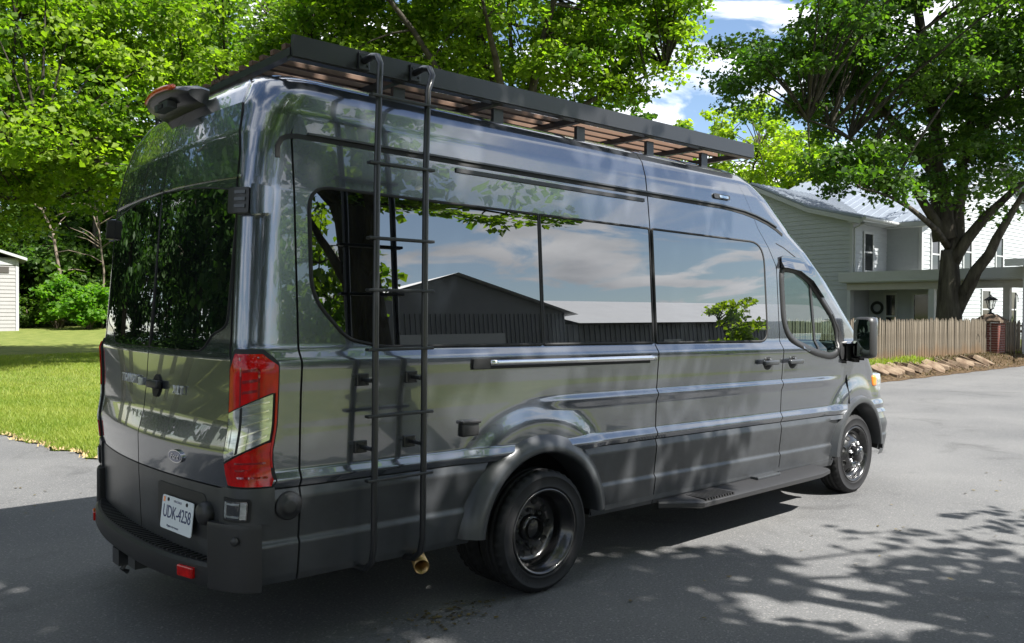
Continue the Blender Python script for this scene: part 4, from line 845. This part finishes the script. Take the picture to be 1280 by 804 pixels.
# --- rear: windows, lamps, badges
def RM(sg): return lambda y, v, o=0: m_rear(sg*y, v, o)
for S, sg in (('R', -1), ('L', 1)):
    pr = round_poly([(.005, 1.325), (.62, 1.325), (.70, 1.40), (.835, 1.44), (.855, 2.03), (.45, 2.085), (.005, 2.10)], [.002, .04, .03, .05, .05, .2, .002], 5)
    o = conform('rear_window', pr, RM(sg), .004, 'glass_dark', rdoor[S], .04); ring_on('seal', pr, .006, RM(sg), .005, 'rubber_gap', o)
    strip('window_arch', [(y, 2.115-.02*(y/.85)**2) for y in np.linspace(.01, .86, 12)], .012, 'paint', rdoor[S], .010, RM(sg))
    # tail lamp round the corner
    MC = lambda s, v, o=0, sg=sg: m_corner(s, v, o, sg)
    lp = conform('tail_light', round_poly([(-.02, .750), (.96, .750), (1.09, .785), (1.09, 1.285), (.82, 1.345), (.22, 1.345), (-.02, 1.27)], .02, 3), MC, .006, 'rubber_gap', van, (.06, .05), .02)
    conform('red_lens', [(.06, 1.075), (.93, 1.16), (.99, 1.16), (.99, .84), (1.03, .84), (1.03, 1.275), (.80, 1.325), (.25, 1.325), (.06, 1.26)], MC, .013, 'red_lens', lp, (.05, .04), .018)
    conform('clear_lens', [(.05, .865), (.90, .955), (.95, .96), (.95, 1.155), (.05, 1.07)], MC, .012, 'clear_lens', lp, (.05, .03), .016)
    conform('red_lens', [(.05, .768), (.95, .765), (.985, .79), (.985, .95), (.90, .945), (.05, .855)], MC, .013, 'red_lens', lp, (.05, .04), .018)
    for a_, z0_, z1_ in ((.34, 1.10, 1.31), (.70, 1.14, 1.315)): conform('lens_divider', [(a_, z0_), (a_+.035, z0_+.003), (a_+.035, z1_), (a_, z1_)], MC, .0145, 'red_dark', lp, (.06, .05), .004)
    for z_ in (1.155, 1.20, 1.245): conform('lens_divider', [(.40, z_), (.69, z_+.01), (.69, z_+.022), (.40, z_+.012)], MC, .0145, 'red_dark', lp, (.06, .05), .004)
    for z_ in (.80, .83, .86): conform('lens_divider', [(.35, z_), (.92, z_), (.92, z_+.008), (.35, z_+.008)], MC, .0145, 'red_dark', lp, (.06, .05), .004)
    conform('lens_divider', [(.36, .90), (.41, .905), (.41, 1.10), (.36, 1.095)], MC, .014, 'rubber_gap', lp, (.06, .05), .004)
    for k in range(5): conform('lens_rib', [(.42, .93+k*.042), (.90, .975+k*.036), (.90, .981+k*.036), (.42, .937+k*.042)], MC, .014, 'chrome', lp, (.06, .05), .003)
    # upper hinge
    c = m_corner(.35, 1.99, 0, sg)
    for vz in (1.985, 1.0):
        if vz < 1.5: continue
        hg_ = conform('door_hinge', round_poly([(.52, vz-.07), (.86, vz-.055), (.86, vz+.055), (.52, vz+.065)], [.02, .03, .03, .02], 3), lambda s, v, o=0, MC=MC: MC(s, v, o if o < .01 else o*(1-.5*max(0, (s-.6)/.4))), .055, 'paint', van, (.1, .03), .055)
        conform('hinge_knuckle', round_poly([(.05, vz-.06), (.48, vz-.06), (.48, vz+.05), (.05, vz+.05)], .02, 2), MC, .045, 'black_plastic', hg_, (.1, .05), .045)
        for q in (-.03, 0, .03): conform('hinge_pin', [(.22, vz+q-.008), (.42, vz+q-.008), (.42, vz+q+.006), (.22, vz+q+.006)], MC, .05, 'satin', hg_, (.1, .05), .02)
def on_rear(o, y, v, off=.0, tilt=0):
    """stand a flat mesh (xy plane, facing +z) on the rear doors, reading from behind"""
    c = m_rear(y, v, off); e = 1e-3; ty = (m_rear(y-e, v)-m_rear(y+e, v)).normalized(); tv = (m_rear(y, v+e)-m_rear(y, v-e)).normalized(); n_ = ty.cross(tv).normalized(); tv = n_.cross(ty)
    o.matrix_local = Matrix(((ty.x, tv.x, n_.x, c.x), (ty.y, tv.y, n_.y, c.y), (ty.z, tv.z, n_.z, c.z), (0, 0, 0, 1))) @ Matrix.Rotation(tilt, 4, 'X'); return o
on_rear(link('badge_lettering', text_mesh('TRANSIT', .062, .003, 1.12), 'badge', rdoor['L']), .235, 1.152, .011)
on_rear(link('badge_lettering', text_mesh('350', .055, .003, 1.1), 'badge', rdoor['L']), .065, 1.145, .011).scale = (.75, 1, 1)
on_rear(link('badge_lettering', text_mesh('XLT', .058, .003, 1.15), 'badge', rdoor['R']), -.43, 1.135, .011)
ov = MB(); n_ = 32
def oval(mb, a, b, z0, z1):
    V = [(a*math.cos(2*math.pi*k/n_), b*math.sin(2*math.pi*k/n_), z) for z in (z0, z1) for k in range(n_)]; mb.add(V, [(k, (k+1) % n_, n_+(k+1) % n_, n_+k) for k in range(n_)]+[tuple(range(n_, 2*n_))])
oval(ov, .068, .030, -.004, .006); e1 = on_rear(ov.build('oval_emblem', 'chrome', rdoor['R']), -.47, .838, .004)
ov = MB(); oval(ov, .062, .025, .0, .0075); f_ = ov.build('emblem_field', 'emblem_blue', e1)
t_ = link('emblem_script', text_mesh('Ford', .036, .001, 1.0, .3), 'chrome', e1); t_.location = (0, 0, .009); t_.scale = (1.15, 1, 1)
dh = MB().bbox(-.07, .07, -.018, .022, .0, .03, .01); o = on_rear(dh.build('door_handle', 'black_plastic', rdoor['R'], True), -.155, 1.145, .004)
dd = MB(); oval(dd, .048, .055, -.003, .006); on_rear(dd.build('handle_recess', 'rubber_gap', rdoor['R']), -.155, 1.14, .002)
# licence plate recess, plate with characters
rc_ = conform('plate_recess', round_poly([(.24, .50), (.75, .50), (.72, .70), (.26, .70)], .03, 4), RM(-1), .003, 'black_plastic', rdoor['R'], .05, .004)
pl = MB(); n0 = round_poly([(-.1525, -.076), (.1525, -.076), (.1525, .076), (-.1525, .076)], .015, 4); k_ = len(n0)
pl.add([(a, b, 0) for a, b in n0]+[(a, b, .003) for a, b in n0], [tuple(range(k_, 2*k_)), tuple(range(k_))[::-1]]+[(i, (i+1) % k_, k_+(i+1) % k_, k_+i) for i in range(k_)])
PLT = on_rear(pl.build('licence_plate', 'plate_white', van), -.50, .572, .022, R(-8))
t_ = link('plate_characters', text_mesh('UDK-4258', .082, .0006, .95), 'plate_ink', PLT); t_.location = (0, .002, .0036); t_.scale = (.78, 1.0, 1)
t_ = link('plate_state', text_mesh('VIRGINIA', .016, .0004, 1.2), 'emblem_blue', PLT); t_.location = (0, .058, .0036)
t_ = link('plate_script', text_mesh('Virginia is for Lovers', .014, .0004, 1.0, .3), 'plate_ink', PLT); t_.location = (-.03, -.058, .0036)
m = MB()
for a in (-.09, .09): m.lathe([(.0, .006), (.008, .006), (.009, .003)], 10, Matrix.Translation((a, .06, 0)))
m.build('plate_bolt', 'rubber_gap', PLT); MB().box(-.142, -.122, .045, .068, .003, .0038).build('plate_sticker', 'amber_lens', PLT)
kn = MB().lathe([(.052, 0), (.052, .02), (.045, .035), (.03, .042), (0, .044)], 24); on_rear(kn.build('tow_socket', 'black_plastic', rdoor['R'], True), -.735, .62, .0)
# --- rear step bumper
def bx(y): return -1.872+.135*(abs(y)/.86)**2.6
BP = [y for y in np.linspace(-.86, .86, 40)]
m = MB(); V = []; F = []
prof = [(.10, .325), (.012, .335), (0, .36), (0, .425), (.012, .44), (.17, .442)]
for y in BP:
    for d, z in prof: V.append((bx(y)+d, y, z))
k_ = len(prof)
for i in range(len(BP)-1):
    for q in range(k_-1): F.append((i*k_+q, (i+1)*k_+q, (i+1)*k_+q+1, i*k_+q+1))
bmp = link('rear_bumper', pymesh('rear_bumper', V, F), 'black_plastic', van); autosmooth(bmp, 30)
tm = MB().box(.025, .13, -.006, .006, 0, .007); tme = pymesh('tread_rib', tm.V, tm.F); tme.materials.append(MATS['black_plastic'])
for i in range(44):
    y = -.78+i*1.56/43; o = link('tread_rib', tme, None, bmp); o.location = (bx(y), y, .442)
for sg in (-1, 1):
    P = []; out = [(bx(.80), .80), (bx(.86)+.005, .86), (bx(.86)+.03, .92), (bx(.86)+.075, .975), (-1.60, 1.03), (-1.607, 1.03)]
    sec = []
    ypl = round_poly([(-1.60, .80), (bx(.80)-.004, .79), (bx(.86)+.012, .90), (bx(.86)+.07, .99), (-1.607, 1.018)], [0, .03, .10, .10, .0], 6)
    zt = [.335, .352, .60, .612, .622]
    V = []; F = []; n_ = len(ypl); cx, cy = -1.62, .84
    for z in zt:
        s = .985 if z in (.335, .622) else 1
        for x, y in ypl: V.append((cx+(x-cx)*s, sg*(cy+(y-cy)*s), z))
    for i in range(len(zt)-1):
        for k in range(n_): F.append((i*n_+k, i*n_+(k+1) % n_, (i+1)*n_+(k+1) % n_, (i+1)*n_+k))
    F.append(tuple(range((len(zt)-1)*n_, len(zt)*n_))); F.append(tuple(range(n_))[::-1])
    o = link('bumper_corner', pymesh('bumper_corner', V, F), 'black_plastic', bmp); autosmooth(o, 35)
    # upper corner cover with fog lamp
    MC = lambda s, v, o=0, sg=sg: m_corner(s, v, o, sg)
    cu = conform('corner_cover', [(-.35, .60), (1.0, .60), (1.0, .757), (-.05, .757), (-.35, .745)], MC, .012, 'satin', bmp, (.1, .05), .02)
    fg = conform('fog_lamp', round_poly([(-.05, .615), (.62, .615), (.62, .715), (-.05, .715)], .02, 3), MC, .018, 'rubber_gap', cu, (.1, .05), .01)
    fm = m_corner(.28, .665, .02, sg)
    c1 = conform('fog_lamp', round_poly([(.02, .625), (.56, .625), (.56, .705), (.02, .705)], .02, 3), MC, .022, 'glass_dark', bmp, (.1, .05), .006)
    for s0, s1 in ((.03, .08), (.42, .54)): conform('reflector_bar', [(s0, .630), (s1, .630), (s1, .700), (s0, .700)], MC, .0235, 'clear_lens', c1, (.1, .05), .004)
    for z0 in (.634, .688): conform('reflector_bar', [(.09, z0), (.40, z0), (.40, z0+.008), (.09, z0+.008)], MC, .0235, 'clear_lens', c1, (.1, .05), .004)
    rf = MB().bbox(-.012, .01, -.055, .055, -.024, .024, .006); o = rf.build('reflector', 'red_lens', bmp); o.location = (bx(.68)-.001, sg*.68, .388); o.rotation_euler = (0, 0, -sg*R(14))
    s_ = MB().lathe([(.018, 0), (.018, .006), (.012, .010), (0, .010)], 16); o = s_.build('parking_sensor', 'black_plastic', bmp, True); c = Vector((bx(.86)+.038, sg*.955, .555)); o.location = c; o.rotation_euler = Vector((-.75, sg*.66, 0)).to_track_quat('Z', 'Y').to_euler()
MB().box(-1.84, -1.3, -.12, -.02, .27, .345).box(-1.86, -1.80, .06, .16, .25, .33).tube([(-1.80, .11, .26), (-1.83, .11, .22), (-1.80, .11, .20)], .012, 6).build('tow_hitch', 'black_metal', van)
MB().bbox(-1.75, -1.71, .90, .965, .50, .68, .012).build('left_step_handle', 'black_plastic', van) if False else None
# rear high-mounted light and camera pod
c = Vector((-1.60, 0, 2.565))
V = []; F = []
sec = [(-.27, .42), (-.23, .6), (-.12, .64), (0, .64), (.12, .64), (.23, .6), (.27, .42)]
pr = [(.12, .075), (.02, .088), (-.10, .062), (-.135, .030), (-.115, -.012), (.0, -.075), (.10, -.10)]
for y, s in sec:
    for x, z in pr: V.append((c.x+x*s+.05*(y/.34)**2, y+.03, c.z+z*s+.0408-.03*(y/.34)**2))
k_ = len(pr)
for i in range(len(sec)-1):
    for q in range(k_-1): F.append((i*k_+q, i*k_+q+1, (i+1)*k_+q+1, (i+1)*k_+q))
F += [tuple(range(k_)), tuple(range((len(sec)-1)*k_, len(sec)*k_))[::-1]]
pod = link('rear_camera_pod', pymesh('rear_camera_pod', V, F), 'black_metal', van); autosmooth(pod, 40)
def podpt(i, y, o_):
    s = float(np.interp(y, [q[0] for q in sec], [q[1] for q in sec])); x, z = pr[i]; l = math.hypot(x, z); return (c.x+x*s*(1+o_/l/s)+.05*(y/.34)**2, y+.03, c.z+z*s*(1+o_/l/s)+.0408-.03*(y/.34)**2)
MB().tube([(c.x-.075+.05*(y/.34)**2, y+.03, c.z+.074-.03*(y/.34)**2) for y in np.linspace(-.17, .235, 13)], .017, 8).build('brake_light', 'lamp_amber', pod, True)
MB().box(c.x-.07, c.x-.02, -.08, .10, c.z-.02, c.z+.015).build('camera_mount', 'satin', pod); MB().box(c.x-.076, c.x-.068, -.02, .04, c.z-.014, c.z+.006).build('camera_lens', 'rubber_gap', pod)
# --- wheel arches
def arch(cx, cz, r0, r1, out, a0, a1, par, sg, name='wheel_arch'):
    V = []; F = []; n_ = 44
    for i in range(n_+1):
        a = R(a0+(a1-a0)*i/n_); ca, sa = math.cos(a), math.sin(a)
        for r, dy in ((r0-.01, -.10), (r0, out-.018), (r0+.004, out-.006), (r0+.018, out), (r0+.05, out-.008), (r1-.02, .018), (r1, -.03)):
            x = cx+r*ca; z = cz+r*sa; base = 1.02-(.06*((x-2.9)/1.2)**2 if x > 2.9 else 0)
            V.append((x, sg*(base+dy), z))
    for i in range(n_):
        for q in range(6): F.append((i*7+q, i*7+q+1, (i+1)*7+q+1, (i+1)*7+q))
    o = link(name, pymesh(name, V, F), 'satin', par); autosmooth(o, 50)
    MB().lathe([(r0+.02, 0), (r0+.02, .45), (0, .45)], 32, Matrix.Translation((cx, sg*1.0, cz)) @ Matrix.Rotation(R(90*(-1 if sg < 0 else 1)), 4, 'X'), R(180) if sg < 0 else 0, R(360) if sg < 0 else R(180)).build('wheel_well', 'rubber_gap', o, True)
for sg in (-1, 1):
    arch(RWX, RWZ, .425, .55, .068, 6, 176, van, sg); arch(FWX, .335, .43, .51, .05, 5, 176, van, sg)
# --- wheels
def tyre_mesh(wd=.195, D=.67):
    r = D/2; n_ = 120; prof = [(.222, .07), (.225, .086), (.240, .092), (.243, .096), (.247, .0965), (.25, .0945), (.268, .0965), (.296, .0955), (.299, .098), (.303, .0975), (.306, .093), (.320, .086), (r-.006, .076), (r, .066), (r, .045), (r-.008, .042), (r-.008, .037), (r, .034), (r, .004), (r-.008, .002)]
    prof = prof+[(a, -b) for a, b in prof[::-1]]
    V = []; F = []; k_ = len(prof)
    for i in range(n_):
        a = 2*math.pi*i/n_; cut = .010 if i % 3 == 0 else 0
        for q, (rr, h) in enumerate(prof): d = cut if (rr > r-.007 and abs(h) > .043) else 0; V.append(((rr-d)*math.cos(a), (rr-d)*math.sin(a), h))
    for i in range(n_):
        j = (i+1) % n_
        for q in range(k_-1): F.append((i*k_+q, j*k_+q, j*k_+q+1, i*k_+q+1))
    return pymesh('tyre', V, F, True)
TY = tyre_mesh(); TY.materials.append(MATS['tyre'])
def arc_text(txt, rad, size, a0, da):
    V = []; F = []
    for i, ch in enumerate(txt):
        me = text_mesh(ch, size, .001); a = a0+da*i; M = Matrix.Rotation(a, 4, 'Z') @ Matrix.Translation((0, rad, 0)); o = len(V)
        V += [(M @ v.co)[:] for v in me.vertices]; F += [tuple(q+o for q in p.vertices) for p in me.polygons]; bpy.data.meshes.remove(me)
    return pymesh('sidewall_lettering', V, F)
LT = arc_text('HANKOOK', .272, .030, 2.62, -.125); LT.materials.append(MATS['tyre'])
_st = {}
def studs(name, m, par, rad, rr, n_, h, dep=.004, tilt=0):
    if (name, rr) not in _st:
        q = MB().lathe([(rr*1.12, -dep*.5), (rr*1.08, dep), (rr, dep), (rr*.96, dep*.4), (0, dep*.4)], 14); me = pymesh(name, q.V, q.F, True); me.materials.append(MATS[m]); _st[(name, rr)] = me
    for i in range(n_):
        a = 2*math.pi*i/n_; o = link(name, _st[(name, rr)], None, par); o.location = (rad*math.cos(a), rad*math.sin(a), h); o.rotation_euler = (0, tilt, a)
def wheel(x, y, z, sg, kind, inner=False):
    w_ = empty('wheel'); w_.parent = van; w_.location = (x, y, z); w_.rotation_euler = (R(90) if sg < 0 else R(-90), R(17*x), 0)
    link('tyre', TY, None, w_)
    if inner: MB().lathe([(.225, .05), (.2, .04), (0, .04)], 24).build('rim', 'rim_black', w_, True); return
    t_ = link('sidewall_lettering', LT, None, w_); t_.location = (0, 0, .0962)
    if kind == 'rear':
        MB().lathe([(.236, .082), (.236, .093), (.229, .098), (.222, .095), (.214, .085), (.205, .05), (.196, .045), (.19, -.02), (.185, -.035), (.17, -.045), (.13, -.048), (.10, -.046), (.085, -.04), (.0, -.04)], 64).build('rim', 'rim_black', w_, True)
        studs('vent_hole_disc', 'rubber_gap', w_, .150, .021, 10, -.047); studs('lug_nut', 'black_metal', w_, .098, .010, 8, -.045, .02)  # black discs painted in for the shaded vent openings
        MB().lathe([(.075, -.041), (.075, -.012), (.06, -.004), (.045, -.0), (.0, .004)], 28).build('hub_cap', 'rim_black', w_, True)
    else:
        MB().lathe([(.236, .082), (.236, .093), (.229, .098), (.222, .095), (.214, .085), (.205, .055), (.196, .04), (.185, .035), (.172, .04), (.150, .062), (.125, .082), (.105, .090), (.085, .090), (.08, .085), (0, .085)], 64).build('rim', 'rim_black', w_, True)
        studs('vent_hole_disc', 'rubber_gap', w_, .150, .022, 8, .0625, .004, .72); studs('lug_nut', 'alloy', w_, .095, .011, 8, .09, .022)
        MB().lathe([(.066, .085), (.066, .13), (.058, .142), (.03, .148), (0, .149)], 28).build('hub_cap', 'rim_black', w_, True)
        l_ = link('hub_lettering', text_mesh('Ford', .03, .001, 1, .3), 'chrome', w_); l_.location = (0, 0, .1492)
for sg in (-1, 1):
    wheel(RWX, sg*.982, .33, sg, 'rear'); wheel(RWX, sg*.76, .33, sg, 'rear', True); wheel(FWX, sg*.875, .33, sg, 'front')
MB().lathe([(.06, -1), (.06, 1)], 12, Matrix.Translation((0, 0, .33)) @ Matrix.Rotation(R(90), 4, 'X')).build('rear_axle', 'rubber_gap', van)
m = MB().lathe([(.034, 0), (.038, .2), (.033, .2), (.03, .02)], 20, Matrix.Translation((-.74, -.90, .335)) @ Matrix.Rotation(R(100), 4, 'X') @ Matrix.Rotation(R(-25), 4, 'Y')); m.build('exhaust_tip', 'exhaust', van, True)
# --- running board
rb = MB(); ypr = [(-1.005, .315), (-1.00, .335), (-1.165, .325), (-1.19, .313), (-1.19, .288), (-1.165, .275), (-1.01, .28)]; V = []; F = []
st_ = [(1.06, .0), (1.30, 1), (2.0, 1), (2.80, 1), (2.98, .8)]
for x, s in st_:
    for y, z in ypr: V.append((x, -1.0+(y+1.0)*max(s, .05), z))
k_ = len(ypr)
for i in range(len(st_)-1):
    for q in range(k_): F.append((i*k_+q, i*k_+(q+1) % k_, (i+1)*k_+(q+1) % k_, (i+1)*k_+q))
F += [tuple(range(k_)), tuple(range((len(st_)-1)*k_, len(st_)*k_))[::-1]]
rbo = link('running_board', pymesh('running_board', V, F), 'black_plastic', van); autosmooth(rbo, 35)
for i in range(11): o = MB().box(1.33+i*.03, 1.345+i*.03, -1.18, -1.02, .318, .336).build('tread_rib', 'black_plastic', rbo)
MB().bbox(2.12, 2.42, -1.06, -.99, .33, .352, .008).build('step_bracket', 'satin', rbo)
MB().box(.56, 3.3, -1.0, -.94, .345, .375).build('sill_rail', 'satin', van)
# --- mirrors, headlamps
for sg in (-1, 1):
    m = MB().bbox(3.53, 3.66, -.085, .085, -.17, .17, .045); mr_ = m.build('side_mirror', 'black_plastic', van, True); mr_.location = (0, sg*1.125, 1.325)
    MB().bbox(3.59, 3.68, -.08, .088, -.02, .172, .04).build('mirror_cover', 'paint', mr_, True)
    gl = MB(); n0 = round_poly([(-.068, -.15), (.068, -.15), (.068, .15), (-.068, .15)], .035, 5); gl.add([(3.5285, a, b) for a, b in n0], [tuple(range(len(n0)))]); gl.build('mirror_glass', 'mirror', mr_)
    MB().bbox(3.56, 3.64, sg*-.16, sg*-.05, -.17, -.07, .02).bbox(3.44, 3.66, sg*-.18, sg*-.10, -.19, -.05, .02).build('mirror_arm', 'black_plastic', mr_, True)
    hl = conform('headlamp', [(4.02, .83), (4.22, .80), (4.2, .93), (4.03, 1.0)], m_side(sg), -.01, 'clear_lens', van, .05, .005) if False else None
hm = MB().bbox(4.10, 4.32, -.94, -.78, .80, 1.0, .05); hm.build('headlamp', 'clear_lens', van, True)
MB().bbox(4.11, 4.19, -.952, -.88, .88, .98, .02).build('side_marker', 'amber_lens', van, True)
# --- roof rack
RY, RX0, RX1 = .88, -1.40, 2.30
rk = empty('roof_rack'); rk.parent = van
for sg in (-1, 1):
    m = MB().box(RX0, RX1, sg*RY-.012, sg*RY+.012, 2.672 if sg < 0 else 2.53, 2.768).box(RX0, RX1, min(sg*RY, sg*(RY-.05)), max(sg*RY, sg*(RY-.05)), 2.667, 2.679); m.build('side_rail', 'black_metal', rk)  # left rail carried down to the body, added depth blocks a sunlit sliver
smh = MB().bbox(RX0-.008, RX1-.03, -.019, .019, 2.716, 2.742, .003); sme_ = pymesh('slat', smh.V, smh.F); sme_.materials.append(MATS['wood_slat'])
for i in range(15): o = link('slat', sme_, None, rk); o.location = (0, -.81+i*1.62/14, 0)
for x in (RX0+.015, -.78, -.12, .54, 1.20, 1.80, RX1-.02):
    MB().box(x-.02, x+.02, -RY+.012, RY-.012, 2.68, 2.715).build('crossbar', 'black_metal', rk)
for x in (-.78, -.12, .54, 1.20, 1.80):
    for sg in (-1, 1): MB().box(x-.035, x+.035, sg*.80-.012, sg*.80+.012, 2.50, 2.655).build('mount_bracket', 'black_metal', rk)
# --- ladder
ld = empty('side_ladder'); ld.parent = van
LX = (-1.115, -.845)
for x, xt in zip(LX, (-1.04, -.745)):
    P = [(xt, -.895, 2.715), (xt-.003, -.98, 2.722), (xt-.012, -1.04, 2.705), (xt-.022, -1.078, 2.66), (x+.035, -1.10, 2.58), (x+.02, -1.105, 2.2), (x+.005, -1.118, 1.5), (x, -1.122, 1.0), (x-.004, -1.12, .46), (x-.004, -1.10, .385), (x-.004, -1.05, .345), (x-.004, -.96, .335)]
    MB().tube(P, .0155, 12).build('rail_tube', 'black_metal', ld, True)
    MB().bbox(xt-.03, xt+.03, -.906, -.892, 2.675, 2.755, .004).tube([(xt-.018, -.9, 2.735), (xt-.018, -.912, 2.735)], .006, 8).tube([(xt+.018, -.9, 2.695), (xt+.018, -.912, 2.695)], .006, 8).build('rail_plate', 'black_metal', ld)
    for z in (1.215, .905):
        c = MSR(x, z); m = MB().tube([(x-.012, -1.115, z), (x-.012, c.y+.005, z)], .010, 8).bbox(x-.045, x+.02, c.y-.010, c.y+.012, z-.028, z+.028, .004)
        for a, b in ((-.03, -.016), (-.03, .016), (.008, -.016), (.008, .016)): m.tube([(x+a, c.y-.008, z+b), (x+a, c.y-.015, z+b)], .005, 6)
        m.build('standoff', 'black_metal', ld)
for z in (2.505, 2.20, 1.86, 1.625, 1.355, 1.055, .765):
    sh = lerp(z, [1.0, 1.5, 2.2, 2.58], [0, .005, .02, .035]); y = lerp(z, [.46, 1.0, 1.5, 2.2, 2.58], [-1.12, -1.122, -1.118, -1.105, -1.10]); MB().bbox(LX[0]-.045+sh, LX[1]+.045+sh, y-.018, y+.018, z-.007, z+.007, .004).build('rung', 'black_metal', ld)
